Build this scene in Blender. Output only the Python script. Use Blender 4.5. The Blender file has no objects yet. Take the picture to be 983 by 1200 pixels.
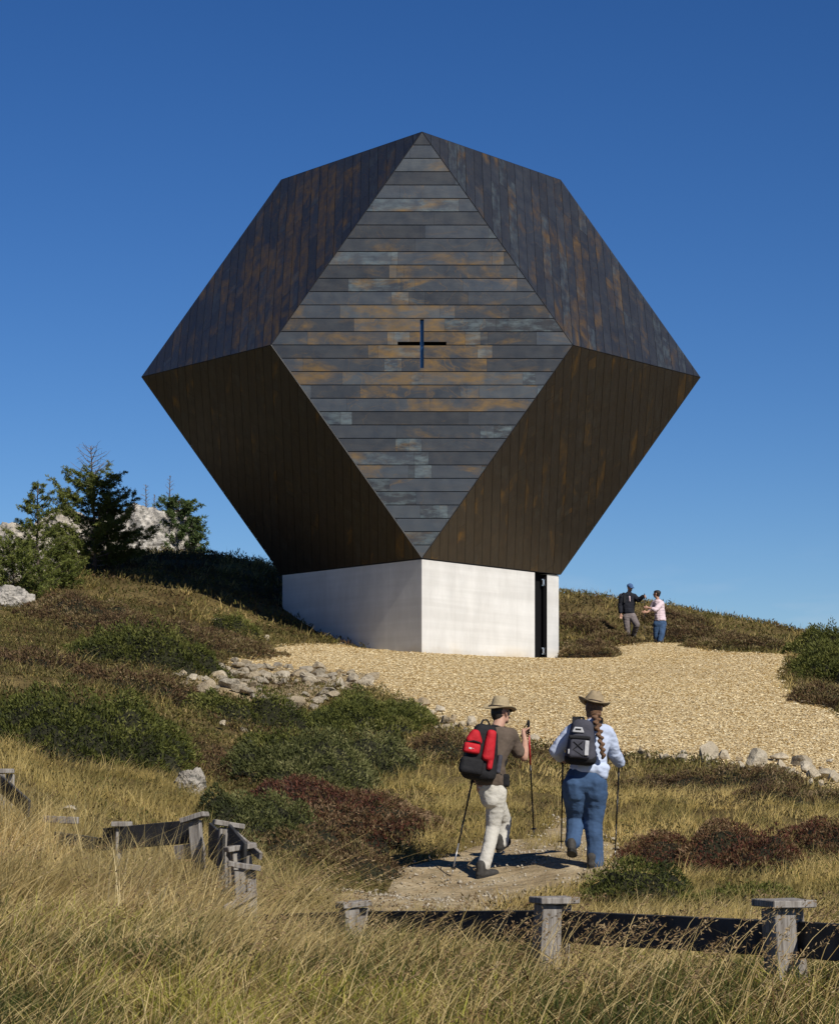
import bpy, bmesh, math, random
import numpy as np
from mathutils import Vector, Matrix, noise as mnoise
random.seed(7); rng = np.random.default_rng(11)
SC = bpy.context.scene
COL = SC.collection
R = math.radians
F = 3113.0; CX = 491.5; HY = 911.0     # focal length in px of the 983x1200 frame, centre column, horizon row

# ------------------------------------------------------------------ noise
def _h(i, j, k):
    n = (i * 374761393 + j * 668265263 + k * 1274126177) & 0x7fffffff
    n = ((n ^ (n >> 13)) * 1274126177) & 0x7fffffff
    n = n ^ (n >> 16)
    return (n & 0xffff) / 65535.0
def vnoise(x, y, z=0.0):
    x = np.asarray(x, float); y = np.asarray(y, float); z = np.zeros_like(x) + z
    i = np.floor(x).astype(np.int64); j = np.floor(y).astype(np.int64); k = np.floor(z).astype(np.int64)
    u = x - i; v = y - j; w = z - k
    u = u*u*(3-2*u); v = v*v*(3-2*v); w = w*w*(3-2*w)
    def c(a, b, d): return _h(i+a, j+b, k+d)
    r0 = (c(0,0,0)*(1-u)+c(1,0,0)*u)*(1-v) + (c(0,1,0)*(1-u)+c(1,1,0)*u)*v
    r1 = (c(0,0,1)*(1-u)+c(1,0,1)*u)*(1-v) + (c(0,1,1)*(1-u)+c(1,1,1)*u)*v
    return (r0*(1-w)+r1*w)*2-1
def fbm(x, y, z=0.0, o=4):
    r = 0; a = 1; s = 1; t = 0
    for q in range(o):
        r = r + a*vnoise(np.asarray(x)*s+17*q, np.asarray(y)*s+9*q, np.asarray(z)*s+5*q); t += a; a *= .5; s *= 2.03
    return r/t

# ------------------------------------------------------------------ terrain: control points (column, row, distance)
CP = [(495,768,63.7),(656,773,68.8),(425,762,65.6),(330,716,68.8),(301,724,67),(240,652,78),(300,661,77),(150,655,79),(325,692,72.5),(495,720,76),
(440,806,53),(270,774,58),(330,800,53),(540,860,43),(500,845,46),(800,893,38),(983,930,33.6),(700,762,70.5),(800,757,73),(925,770,64),(912,800,56),(983,840,46.5),
(640,815,50),(720,840,46),(800,800,56),
(660,700,88),(740,706,87),(800,716,85),(860,734,82),(920,752,79),(983,762,76),(1060,775,72),
(738,751,77.5),(770,758,75.5),(670,735,78),
(20,715,62),(100,690,67.5),(0,686,70),(190,690,68.1),(-100,690,70),(57,664,74),(0,668,80),(-100,800,40),
(0,790,40),(100,845,36),(200,885,34),(300,862,42),(350,832,46.5),(170,790,47),(230,922,30),(100,930,26),(0,905,24),(262,742,63),(100,755,53),(220,765,54),(0,750,52),
(400,935,32),(400,1000,27),(450,1052,25),(500,1042,25.6),(570,1030,26),(589,997,27.7),(697,1018,25.7),(670,1003,26.6),(700,962,30),(800,962,30),(900,940,32.5),(983,1003,27),(850,1035,24.3),(750,1048,23.4),(983,1062,22),(600,930,33),(540,960,30),(440,905,36),
(1080,1000,27),(1080,1080,21)]
pts = [((p-CX)/F*d, d, (HY-q)/F*d) for p, q, d in CP]
pts += [(1.68,12,-1.02),(.66,13.5,-1.05),(-.33,15,-1.03),(-1.1,16.3,-.98),(-1.25,17.3,-.88),(-1.45,18,-.82),(-2.1,18.5,-.76),(-3.1,20,-.45),
 (-2.2,14,-.82),(-3,17,-.62),(-2.6,10,-1.02),(-3.2,6,-1.1),(0,10,-1.2),(0,6,-1.35),(2,9,-1.22),(3.5,6,-1.3),(0,2,-1.6),(4,2,-1.6),(-4,2,-1.4),
 (3.5,12,-1.05),(2.5,17,-1.16),(.5,18,-1.16),(3.5,20,-1.08),(-.4,20,-1.12),(0,-6,-2.2),(6,-6,-2.2),(-6,-6,-2.0),
 (0,100,3.2),(-25,100,2),(25,96,1.0),(-12,97,3.6),(-24,76,4.2),((200-CX)/F*85,85,(HY-654)/F*85),((60-CX)/F*85,85,(HY-668)/F*85),((300-CX)/F*84,84,(HY-672)/F*84),(22,70,1.6),(20,50,-.6),(-16,48,2.6),(12,30,-1.4),(-11,28,.9),(0,120,-3),(30,120,-5),(-30,120,-5),(8,95,4.3),
 (-10,14,-.6),(10,14,-1.6)]
PA = np.array(pts)
def _tps(r2): return np.where(r2 > 1e-12, r2*np.log(r2+1e-12), 0)
def _fit():
    n = len(PA); K = _tps(((PA[:,None,:2]-PA[None,:,:2])**2).sum(-1)) + np.eye(n)*0.02
    P = np.c_[np.ones(n), PA[:,:2]]
    A = np.zeros((n+3,n+3)); A[:n,:n] = K; A[:n,n:] = P; A[n:,:n] = P.T
    return np.linalg.solve(A, np.r_[PA[:,2], 0,0,0])
TW = _fit()
def inpoly(x, y, poly):
    x = np.asarray(x); y = np.asarray(y); c = np.zeros(x.shape, bool); n = len(poly)
    for a in range(n):
        x1, y1 = poly[a]; x2, y2 = poly[(a+1) % n]
        if y1 == y2: continue
        c ^= ((y1 > y) != (y2 > y)) & (x < (x2-x1)*(y-y1)/(y2-y1)+x1)
    return c
def pdist(x, y, poly):     # signed distance to the border, positive inside
    x = np.asarray(x, float); y = np.asarray(y, float); d = np.full(x.shape, 1e9); n = len(poly)
    for a in range(n):
        x1, y1 = poly[a]; x2, y2 = poly[(a+1) % n]; dx = x2-x1; dy = y2-y1
        t = np.clip(((x-x1)*dx+(y-y1)*dy)/(dx*dx+dy*dy+1e-9), 0, 1)
        d = np.minimum(d, np.hypot(x-x1-t*dx, y-y1-t*dy))
    return np.where(inpoly(x, y, poly), d, -d)
def tz0(x, y):
    x = np.atleast_1d(np.asarray(x, float)); y = np.atleast_1d(np.asarray(y, float)); sh = x.shape
    x = x.ravel(); y = y.ravel()
    yc = np.clip(y, -6, 112); xm = np.clip(.26*np.maximum(yc, 0)+7, 7, 30); xc = np.clip(x, -xm, xm)
    dist = np.hypot(x-xc, y-yc); out = np.empty(len(x))
    for s in range(0, len(x), 20000):
        e = slice(s, s+20000)
        r2 = (xc[e,None]-PA[None,:,0])**2+(yc[e,None]-PA[None,:,1])**2
        out[e] = _tps(r2)@TW[:-3] + TW[-3] + TW[-2]*xc[e] + TW[-1]*yc[e]
    out -= 90*(1-np.exp(-dist/260.))
    return out.reshape(sh)
CHIP = PATH = None
def smooth(a, b, t): t = np.clip((t-a)/(b-a), 0, 1); return t*t*(3-2*t)
def tz(x, y):
    x = np.atleast_1d(np.asarray(x, float)); y = np.atleast_1d(np.asarray(y, float))
    z = tz0(x, y); n = fbm(x*.9, y*.9, 3.3, 4)*.16+fbm(x*3.1, y*3.1, 8.1, 2)*.045
    k = np.ones_like(z)
    if CHIP is not None: k = np.minimum(k, 1-.93*smooth(-1.2, .2, pdist(x, y, CHIP)))
    if PATH is not None: k = np.minimum(k, 1-.9*smooth(-.7, .1, pdist(x, y, PATH)))
    k = np.where(y < 22, k*.45, k)
    return z+n*k*(1+.4*np.sin(y*.05)*0)
def g(x, y): return float(tz(x, y)[0])
def hit(px, py, d0=9., d1=110., f=tz0):
    d = np.arange(d0, d1, .05); x = (px-CX)/F*d; z = f(x, d); ray = (HY-py)/F*d
    s = np.where(z >= ray)[0]
    if len(s) == 0: return x[-1], d[-1]
    return float(x[s[0]]), float(d[s[0]])
CHIP = [hit(*p) for p in ((262,776),(300,764),(345,757),(400,757),(425,763),(495,766))] + [(0.0,68.),(3.0,68.),(3.5,69.2)] + \
       [hit(*p) for p in ((690,771),(712,761),(745,757),(800,756),(830,764),(870,768),(925,771),(917,785),(912,797),(918,810),(945,822),(983,843),(1040,862),(1060,945),(983,925),(900,909),(800,893),(700,884),(600,876),(548,862),(505,846),(478,828),(440,812),(395,806),(330,800),(270,792))]
PATH = [hit(*p, 15.) for p in ((380,1052),(470,1020),(540,1000),(585,985),(640,985),(655,960),(690,975),(735,1000),(750,1020),(720,1040),(660,1050),(600,1062),(500,1085),(400,1090))]

# ------------------------------------------------------------------ object helpers
def tag(o, label=None, cat=None, group=None, kind=None):
    if label: o['label'] = label
    if cat: o['category'] = cat
    if group: o['group'] = group
    if kind: o['kind'] = kind
    return o
def empty(name, loc=(0,0,0)):
    o = bpy.data.objects.new(name, None); o.location = loc; o.empty_display_size = .2; COL.objects.link(o); return o
def link(name, me, mat=None, parent=None, loc=None):
    o = bpy.data.objects.new(name, me); COL.objects.link(o)
    if mat: 
        me.materials.clear(); me.materials.append(mat)
    if loc is not None: o.location = loc
    if parent: o.parent = parent
    return o
def mesh_np(name, V, Q=None, T=None, attrs=None, smooth_=False):
    me = bpy.data.meshes.new(name); nq = 0 if Q is None else len(Q); nt = 0 if T is None else len(T)
    me.vertices.add(len(V)); me.vertices.foreach_set('co', np.ascontiguousarray(V, np.float32).ravel())
    li = []
    if nq: li.append(np.asarray(Q).ravel())
    if nt: li.append(np.asarray(T).ravel())
    li = np.concatenate(li).astype(np.int32)
    me.loops.add(len(li)); me.loops.foreach_set('vertex_index', li)
    me.polygons.add(nq+nt)
    st = np.concatenate([np.arange(nq)*4, nq*4+np.arange(nt)*3]).astype(np.int32)
    me.polygons.foreach_set('loop_start', st)
    me.update(calc_edges=True)
    if smooth_: me.polygons.foreach_set('use_smooth', np.ones(nq+nt, bool))
    for k, v in (attrs or {}).items():
        a = me.attributes.new(k, 'FLOAT', 'POINT'); a.data.foreach_set('value', np.ascontiguousarray(v, np.float32))
    me.validate()
    return me
def bm_mesh(name, bm, smooth_=False):
    bmesh.ops.recalc_face_normals(bm, faces=bm.faces)
    me = bpy.data.meshes.new(name); bm.to_mesh(me); bm.free()
    if smooth_:
        for p in me.polygons: p.use_smooth = True
    return me

# ------------------------------------------------------------------ materials
class NM:
    def __init__(s, name):
        s.m = bpy.data.materials.new(name); s.m.use_nodes = True; s.t = s.m.node_tree; s.n = s.t.nodes; s.l = s.t.links
        s.n.clear(); s.out = s.n.new('ShaderNodeOutputMaterial')
        s.b = s.n.new('ShaderNodeBsdfPrincipled'); s.l.new(s.b.outputs[0], s.out.inputs[0])
    def set(s, inp, v):
        if hasattr(v, 'links') or isinstance(v, bpy.types.NodeSocket): s.l.new(v, inp)
        else:
            if isinstance(v, tuple) and len(v) == 3 and inp.type == 'RGBA': v = v+(1,)
            inp.default_value = v
    def node(s, typ, out=0, props=None, **kw):
        n = s.n.new('ShaderNode'+typ)
        for k, v in (props or {}).items(): setattr(n, k, v)
        for k, v in kw.items():
            k2 = k.replace('_', ' ')
            if k.startswith('i') and k[1:].isdigit(): s.set(n.inputs[int(k[1:])], v)
            else: s.set(n.inputs[k2], v)
        return n.outputs[out]
    def noise(s, vec, scale, detail=4, rough=.55, out=0, dist=0.): return s.node('TexNoise', out, Vector=vec, Scale=scale, Detail=detail, Roughness=rough, Distortion=dist)
    def vor(s, vec, scale, out=0, feature='F1', rnd=1.): return s.node('TexVoronoi', out, {'feature': feature}, Vector=vec, Scale=scale, Randomness=rnd)
    def ramp(s, fac, stops, out=0, interp='LINEAR'):
        n = s.n.new('ShaderNodeValToRGB'); n.color_ramp.interpolation = interp; e = n.color_ramp.elements
        while len(e) < len(stops): e.new(.5)
        for q, (p, c) in enumerate(stops):
            e[q].position = p; e[q].color = (c if isinstance(c, tuple) else (c, c, c))+(1,)
        s.set(n.inputs[0], fac); return n.outputs[out]
    def mix(s, f, a, b, mode='MIX'):
        n = s.n.new('ShaderNodeMix'); n.data_type = 'RGBA'; n.blend_type = mode
        s.set(n.inputs[0], f); s.set(n.inputs[6], a); s.set(n.inputs[7], b); return n.outputs[2]
    def math(s, op, a, b=0.5, c=None):
        n = s.n.new('ShaderNodeMath'); n.operation = op; s.set(n.inputs[0], a); s.set(n.inputs[1], b)
        if c is not None: s.set(n.inputs[2], c)
        return n.outputs[0]
    def obj(s): return s.node('TexCoord', 3)
    def pos(s): return s.node('NewGeometry', 0)
    def rnd(s): return s.node('ObjectInfo', 5)
    def attr(s, name, out=2): return s.node('Attribute', out, {'attribute_name': name})
    def map(s, vec, sc): 
        n = s.n.new('ShaderNodeMapping'); s.set(n.inputs[0], vec); n.inputs[3].default_value = sc; return n.outputs[0]
    def bump(s, h, strength=.3, dist=.02):
        n = s.n.new('ShaderNodeBump'); n.inputs['Strength'].default_value = strength; n.inputs['Distance'].default_value = dist
        s.set(n.inputs['Height'], h); s.l.new(n.outputs[0], s.b.inputs['Normal'])
    def col(s, c): s.set(s.b.inputs['Base Color'], c); s._c = c; return s
    def rough(s, r, spec=.5, metal=None):
        s.set(s.b.inputs['Roughness'], r); s.set(s.b.inputs['Specular IOR Level'], spec)
        if metal is not None: s.set(s.b.inputs['Metallic'], metal)
        return s
    def translucent(s, f=.35):
        t = s.n.new('ShaderNodeBsdfTranslucent'); s.set(t.inputs[0], s._c)
        m = s.n.new('ShaderNodeMixShader'); m.inputs[0].default_value = f
        s.l.new(s.b.outputs[0], m.inputs[1]); s.l.new(t.outputs[0], m.inputs[2]); s.l.new(m.outputs[0], s.out.inputs[0])

def simple(name, c, r=.8, var=.25, sc=30, spec=.3, metal=None, bump=.2, bd=.004, dark=None):
    m = NM(name); o = m.obj(); n = m.noise(o, sc, 4)
    c2 = tuple(x*(1-var) for x in c) if dark is None else dark; c1 = tuple(min(1, x*(1+var*.6)) for x in c)
    m.col(m.ramp(n, [(.3, c2), (.7, c1)])).rough(r, spec, metal)
    if bump: m.bump(m.noise(o, sc*2.2, 3), bump, bd)
    return m.m

def cladding():
    m = NM('weathered_metal_cladding'); uv = m.node('UVMap', 0, {'uv_map': 'UVMap'})
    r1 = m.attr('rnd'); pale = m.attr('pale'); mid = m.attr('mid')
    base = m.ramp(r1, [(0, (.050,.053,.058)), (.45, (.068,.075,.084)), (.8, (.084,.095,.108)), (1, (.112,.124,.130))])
    bounce_brown = m.attr('brown'); base = m.mix(m.math('MULTIPLY', bounce_brown, .7), base, (.070,.052,.038))  # warm light bounced up from the chips, painted into the colour as brown
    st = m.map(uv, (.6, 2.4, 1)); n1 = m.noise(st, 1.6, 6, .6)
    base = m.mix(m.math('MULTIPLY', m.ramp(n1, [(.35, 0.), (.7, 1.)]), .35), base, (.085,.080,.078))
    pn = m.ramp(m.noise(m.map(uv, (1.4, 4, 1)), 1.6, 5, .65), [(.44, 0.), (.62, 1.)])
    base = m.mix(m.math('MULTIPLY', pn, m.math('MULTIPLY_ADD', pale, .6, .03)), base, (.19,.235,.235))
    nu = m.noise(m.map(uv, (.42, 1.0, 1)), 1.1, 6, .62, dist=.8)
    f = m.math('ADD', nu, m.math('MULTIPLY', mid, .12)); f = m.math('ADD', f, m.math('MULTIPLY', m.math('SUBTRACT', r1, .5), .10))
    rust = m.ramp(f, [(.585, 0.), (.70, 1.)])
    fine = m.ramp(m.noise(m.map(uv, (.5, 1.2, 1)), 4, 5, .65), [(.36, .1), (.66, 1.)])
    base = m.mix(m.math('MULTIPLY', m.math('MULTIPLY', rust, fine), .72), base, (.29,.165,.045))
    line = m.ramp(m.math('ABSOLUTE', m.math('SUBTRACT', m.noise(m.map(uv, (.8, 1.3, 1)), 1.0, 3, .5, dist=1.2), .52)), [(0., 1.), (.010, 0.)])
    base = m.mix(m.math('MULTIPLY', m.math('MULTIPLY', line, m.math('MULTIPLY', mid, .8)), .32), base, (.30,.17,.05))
    m.col(base).rough(m.ramp(m.noise(uv, 3, 3), [(.3, .36), (.7, .50)]), .5, .72)
    m.bump(m.noise(m.map(uv, (.5, 3, 1)), 2, 4), .15, .02)
    return m.m
def concrete():
    m = NM('pale_concrete'); o = m.obj()
    n = m.noise(m.map(o, (1, 1, .6)), 1.1, 6, .65); c = m.ramp(n, [(.32, (.53,.525,.51)), (.68, (.67,.665,.65))])
    hz = m.noise(m.map(o, (.15, .15, 5.5)), 1.0, 3, .5); c = m.mix(m.ramp(hz, [(.4, .0), (.6, .35)]), c, (.43,.42,.40))
    jx = m.math('ABSOLUTE', m.math('SUBTRACT', m.math('FRACT', m.math('MULTIPLY', m.node('SeparateXYZ', 0, i0=o), .62)), .5)); c = m.mix(m.ramp(jx, [(0., .30), (.006, 0.)]), c, (.40,.39,.37))
    st = m.ramp(m.noise(m.map(o, (3, 3, .25)), 1.4, 4, .6), [(.5, 0.), (.7, .3)]); c = m.mix(st, c, (.66,.65,.63))
    sep = m.node('SeparateXYZ', 2, i0=o)
    stain = m.math('MULTIPLY', m.ramp(sep, [(.0, 1.), (.35, 0.)]), m.ramp(m.noise(o, .6, 4, .6), [(.45, 0.), (.65, 1.)]))
    c = m.mix(m.math('MULTIPLY', stain, .6), c, (.50,.41,.26))
    pit = m.ramp(m.vor(o, 9.), [(.0, 1.), (.05, 0.)]); c = m.mix(m.math('MULTIPLY', pit, .4), c, (.3,.3,.29))
    sp = m.math('MULTIPLY', m.ramp(m.math('ADD', sep, m.math('MULTIPLY', m.noise(o, 4, 5, .7), .5)), [(.05, 1.), (.42, 0.)]), .45); c = m.mix(sp, c, (.36,.29,.19))
    m.col(c).rough(.8, .3); m.bump(m.noise(o, 14, 5, .7), .15, .01)
    return m.m
def ground_mat():
    m = NM('hillside_soil_and_thatch'); o = m.pos()
    n = m.noise(o, .5, 6, .6); c = m.ramp(n, [(.3, (.08,.05,.022)), (.45, (.13,.095,.035)), (.6, (.22,.16,.065)), (.75, (.09,.085,.022))])
    n2 = m.noise(o, 9, 5, .7); c = m.mix(m.ramp(n2, [(.35, .0), (.7, .7)]), c, (.055,.045,.022))
    m.col(c).rough(.95, .1); m.bump(m.noise(o, 16, 5, .75), .9, .06); return m.m
def chips_mat():
    m = NM('wood_chip_surface'); o = m.pos(); v = m.vor(o, 19., 1); v2 = m.vor(m.map(o, (1, 2, 1)), 33., 1)
    c = m.ramp(m.node('SeparateColor', 0, i0=v), [(0, (.50,.38,.20)), (.35, (.61,.48,.26)), (.7, (.68,.56,.32)), (1, (.77,.66,.42))])
    c = m.mix(.35, c, m.ramp(m.node('SeparateColor', 1, i0=v2), [(0, (.46,.35,.20)), (1, (.68,.56,.36))]))
    n = m.noise(o, .35, 4, .6); c = m.mix(m.ramp(n, [(.4, 0.), (.7, .3)]), c, (.36,.25,.12))
    m.col(c).rough(.9, .15); m.bump(m.vor(o, 19.), .9, .05); return m.m
def chip_piece():
    m = NM('dry_wood_chip'); r = m.attr('rnd')
    m.col(m.ramp(r, [(0, (.36,.25,.13)), (.10, (.55,.42,.22)), (.5, (.68,.54,.30)), (.85, (.76,.64,.40)), (1, (.84,.76,.55))])).rough(.85, .2); return m.m
def path_mat():
    m = NM('trodden_earth'); o = m.pos(); n = m.noise(o, 2.2, 6, .65)
    c = m.ramp(n, [(.3, (.19,.135,.075)), (.5, (.38,.29,.17)), (.72, (.50,.41,.27))]); c = m.mix(m.ramp(m.noise(o, 9, 6, .75), [(.45, 0.), (.62, .6)]), c, (.14,.115,.065))
    st = m.ramp(m.vor(o, 22.), [(.1, 1.), (.28, 0.)]); c = m.mix(m.math('MULTIPLY', st, .4), c, (.42,.39,.34))
    m.col(c).rough(.95, .1); m.bump(m.noise(o, 22, 5, .7), .7, .04); return m.m
def rubble_mat():
    m = NM('pale_gritty_soil'); o = m.pos(); n = m.noise(o, 4, 6, .7)
    c = m.ramp(n, [(.3, (.15,.11,.06)), (.5, (.33,.25,.14)), (.7, (.52,.43,.29))]); m.col(c).rough(.95, .1); m.bump(m.noise(o, 14, 5, .75), .9, .08); return m.m
def veg(name, stops, tip=None, tipf=.6, tr=.3, patch=None, rough=.7, pscale=.8):
    m = NM(name); r = m.attr('rnd'); c = m.ramp(r, stops)
    if patch is not None:
        n = m.ramp(m.noise(m.pos(), pscale, 3, .5), [(.42, 0.), (.6, 1.)]); c = m.mix(m.math('MULTIPLY', n, .65), c, patch)
    if tip is not None:
        h = m.attr('tip'); c = m.mix(m.math('MULTIPLY', h, tipf), c, tip)
    m.col(c).rough(rough, .25); m.translucent(tr); return m.m
def rock_mat(name, a, b, lich, lf=.5):
    m = NM(name); o = m.obj(); n = m.noise(o, 3.2, 6, .65); c = m.ramp(n, [(.3, a), (.7, b)])
    tint = m.ramp(m.rnd(), [(0, (.78,.68,.54)), (.35, (1,.94,.85)), (.7, (.96,.94,.92)), (1, (.70,.66,.60))]); c = m.mix(1., c, tint, 'MULTIPLY')
    l = m.ramp(m.noise(o, 8.5, 5, .75), [(.5, 0.), (.62, 1.)]); c = m.mix(m.math('MULTIPLY', l, lf), c, lich)
    m.col(c).rough(.85, .3); m.bump(m.noise(o, 11, 6, .7), .8, .05); return m.m
def wood_mat():
    m = NM('silvered_timber'); o = m.obj(); g_ = m.noise(m.map(o, (14, 14, 1.1)), 4, 5, .65, dist=.3)
    c = m.ramp(g_, [(.3, (.10,.085,.07)), (.5, (.22,.20,.18)), (.72, (.36,.34,.31))])
    c = m.mix(m.ramp(m.noise(o, 2.5, 3), [(.5, 0.), (.75, .5)]), c, (.20,.13,.07)); m.col(c).rough(.85, .2); m.bump(g_, .8, .008); return m.m

M = {}
M['clad'] = cladding(); M['conc'] = concrete(); M['ground'] = ground_mat(); M['chips'] = chips_mat(); M['chip'] = chip_piece(); M['path'] = path_mat(); M['rubble'] = rubble_mat()
M['black'] = simple('black_void_steel', (.006,.006,.007), .6, .1, 5, .2, bump=0)
M['door'] = simple('black_steel_door', (.0045,.0045,.0055), .8, .2, 8, .15, bump=0)
M['glass'] = simple('deep_blue_glass', (.012,.035,.10), .06, .1, 3, .8, bump=0)
M['steel'] = simple('bright_steel', (.6,.6,.6), .3, .1, 20, .5, metal=.9, bump=0)
M['wood'] = wood_mat()
M['tar'] = simple('black_tarred_board', (.045,.044,.045), .75, .55, 9, .3, bump=.4, bd=.006)
M['straw'] = veg('straw_grass', [(0, (.030,.045,.006)), (.20, (.12,.105,.016)), (.36, (.38,.255,.07)), (.58, (.66,.49,.19)), (.84, (.86,.70,.38)), (.95, (.90,.78,.50)), (1, (.24,.11,.04))], (.86,.68,.34), .5, .42, patch=(.22,.175,.045), pscale=.75)
M['midgrass'] = veg('dry_hill_grass', [(0, (.06,.07,.010)), (.22, (.21,.16,.035)), (.5, (.58,.42,.13)), (1, (.80,.62,.27))], (.78,.60,.25), .4, .38, patch=(.15,.13,.030), pscale=.5)
M['low'] = veg('green_undergrowth', [(0, (.025,.038,.008)), (.35, (.065,.085,.016)), (.55, (.13,.135,.03)), (.68, (.13,.06,.025)), (.82, (.42,.32,.13)), (1, (.34,.33,.05))], None, tr=.3)
M['seed'] = veg('seed_heads', [(0, (.13,.08,.04)), (.6, (.27,.18,.09)), (1, (.44,.34,.19))], None, tr=.25)
M['stalk'] = veg('long_stalks', [(0, (.46,.33,.12)), (1, (.76,.60,.30))], None, tr=.2)
M['juniper'] = veg('juniper_needles', [(0, (.020,.028,.006)), (.5, (.070,.080,.014)), (.85, (.130,.135,.028)), (1, (.20,.185,.06))], (.13,.13,.025), .35, .15)
M['junblue'] = veg('blue_green_needles', [(0, (.022,.028,.008)), (.5, (.068,.076,.020)), (.85, (.115,.12,.038)), (1, (.19,.18,.075))], (.12,.115,.035), .35, .15)
M['heath'] = veg('brown_heather', [(0, (.045,.028,.014)), (.45, (.135,.078,.036)), (.75, (.115,.105,.026)), (1, (.28,.20,.105))], (.14,.10,.06), .35, .15)
M['redheath'] = veg('red_bilberry_leaves', [(0, (.034,.018,.012)), (.28, (.125,.038,.022)), (.5, (.085,.062,.022)), (.78, (.135,.080,.036)), (1, (.26,.18,.10))], (.12,.045,.03), .25, .15)
M['cover'] = veg('mixed_dwarf_shrub_cover', [(0, (.035,.028,.010)), (.25, (.12,.065,.030)), (.5, (.080,.085,.018)), (.75, (.15,.105,.035)), (.9, (.16,.15,.03)), (1, (.36,.26,.11))], None, tr=.2, patch=(.075,.068,.020))
M['larch'] = veg('larch_needles', [(0, (.04,.06,.012)), (.5, (.10,.125,.024)), (1, (.20,.21,.05))], None, tr=.25)
M['pine'] = veg('pine_needles', [(0, (.028,.050,.016)), (.5, (.060,.095,.028)), (1, (.11,.145,.045))], None, tr=.2)
M['bark'] = simple('grey_bark', (.09,.07,.055), .9, .4, 12)
M['dead'] = simple('dead_wood', (.16,.13,.11), .9, .3, 12)
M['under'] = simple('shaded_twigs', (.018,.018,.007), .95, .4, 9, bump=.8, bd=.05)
M['rock'] = rock_mat('pale_stone', (.25,.215,.155), (.60,.545,.44), (.12,.11,.09), .45)
M['lichen_rock'] = rock_mat('grey_lichened_boulder', (.13,.12,.11), (.46,.44,.40), (.05,.05,.042), .9)
M['crag'] = rock_mat('white_lichened_crag', (.20,.19,.175), (.62,.60,.56), (.085,.085,.075), .8)
# ================================================================== setting: ground, forecourt, path
def build_ground():
    ys = np.concatenate([np.linspace(-500, -12, 10), np.linspace(-6, 4, 12), np.exp(np.linspace(math.log(4.5), math.log(112), 560)), 112+np.linspace(2, 60, 12)**1.0, 180*np.exp(np.linspace(0, math.log(18), 16))])
    a = np.concatenate([-np.exp(np.linspace(math.log(6), math.log(.27), 20)), np.linspace(-.26, .26, 330), np.exp(np.linspace(math.log(.27), math.log(6), 20))])
    Y = np.repeat(ys[:,None], len(a), 1); X = a[None,:]*(np.maximum(Y, 0)*.85+5)
    Z = tz(X, Y); n, m = X.shape
    V = np.stack([X, Y, Z], -1).reshape(-1, 3); i = np.arange(n*m).reshape(n, m)
    Q = np.stack([i[:-1,:-1], i[:-1,1:], i[1:,1:], i[1:,:-1]], -1).reshape(-1, 4)
    tag(link('ground', mesh_np('ground', V, Q, smooth_=True), M['ground']), kind='structure')
build_ground()
def sheet(name, poly, mat, step, lift, edge, bumpamp=.02):
    P = np.array(poly); x0, y0 = P.min(0)-.6; x1, y1 = P.max(0)+.6
    xs = np.arange(x0, x1, step); ys = np.arange(y0, y1, step*1.6); X, Y = np.meshgrid(xs, ys)
    d = pdist(X, Y, poly)+fbm(X*1.6, Y*1.6, 2.2, 4)*edge*1.8
    Z = tz(X, Y)+np.clip(d*.25, -.08, lift)+fbm(X*2.4, Y*2.4, 7, 3)*bumpamp
    n, m = X.shape; i = np.arange(n*m).reshape(n, m); Q = np.stack([i[:-1,:-1], i[:-1,1:], i[1:,1:], i[1:,:-1]], -1).reshape(-1, 4)
    keep = d.ravel()[Q].max(1) > -.25
    Q = Q[keep]; u = np.unique(Q); mp = -np.ones(n*m, int); mp[u] = np.arange(len(u))
    V = np.stack([X, Y, Z], -1).reshape(-1, 3)[u]
    return tag(link(name, mesh_np(name, V, mp[Q], smooth_=True), mat), kind='structure')
sheet('wood_chip_forecourt', CHIP, M['chips'], .12, .05, .12, .03)
sheet('path', PATH, M['path'], .04, .03, .10, .015)
RUB = [hit(*p) for p in ((196,797),(240,786),(300,781),(350,788),(400,790),(445,794),(440,808),(395,812),(375,828),(352,842),(330,832),(300,822),(240,812))]
sheet('rubble_soil', RUB, M['rubble'], .08, .06, .12, .05)

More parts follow.
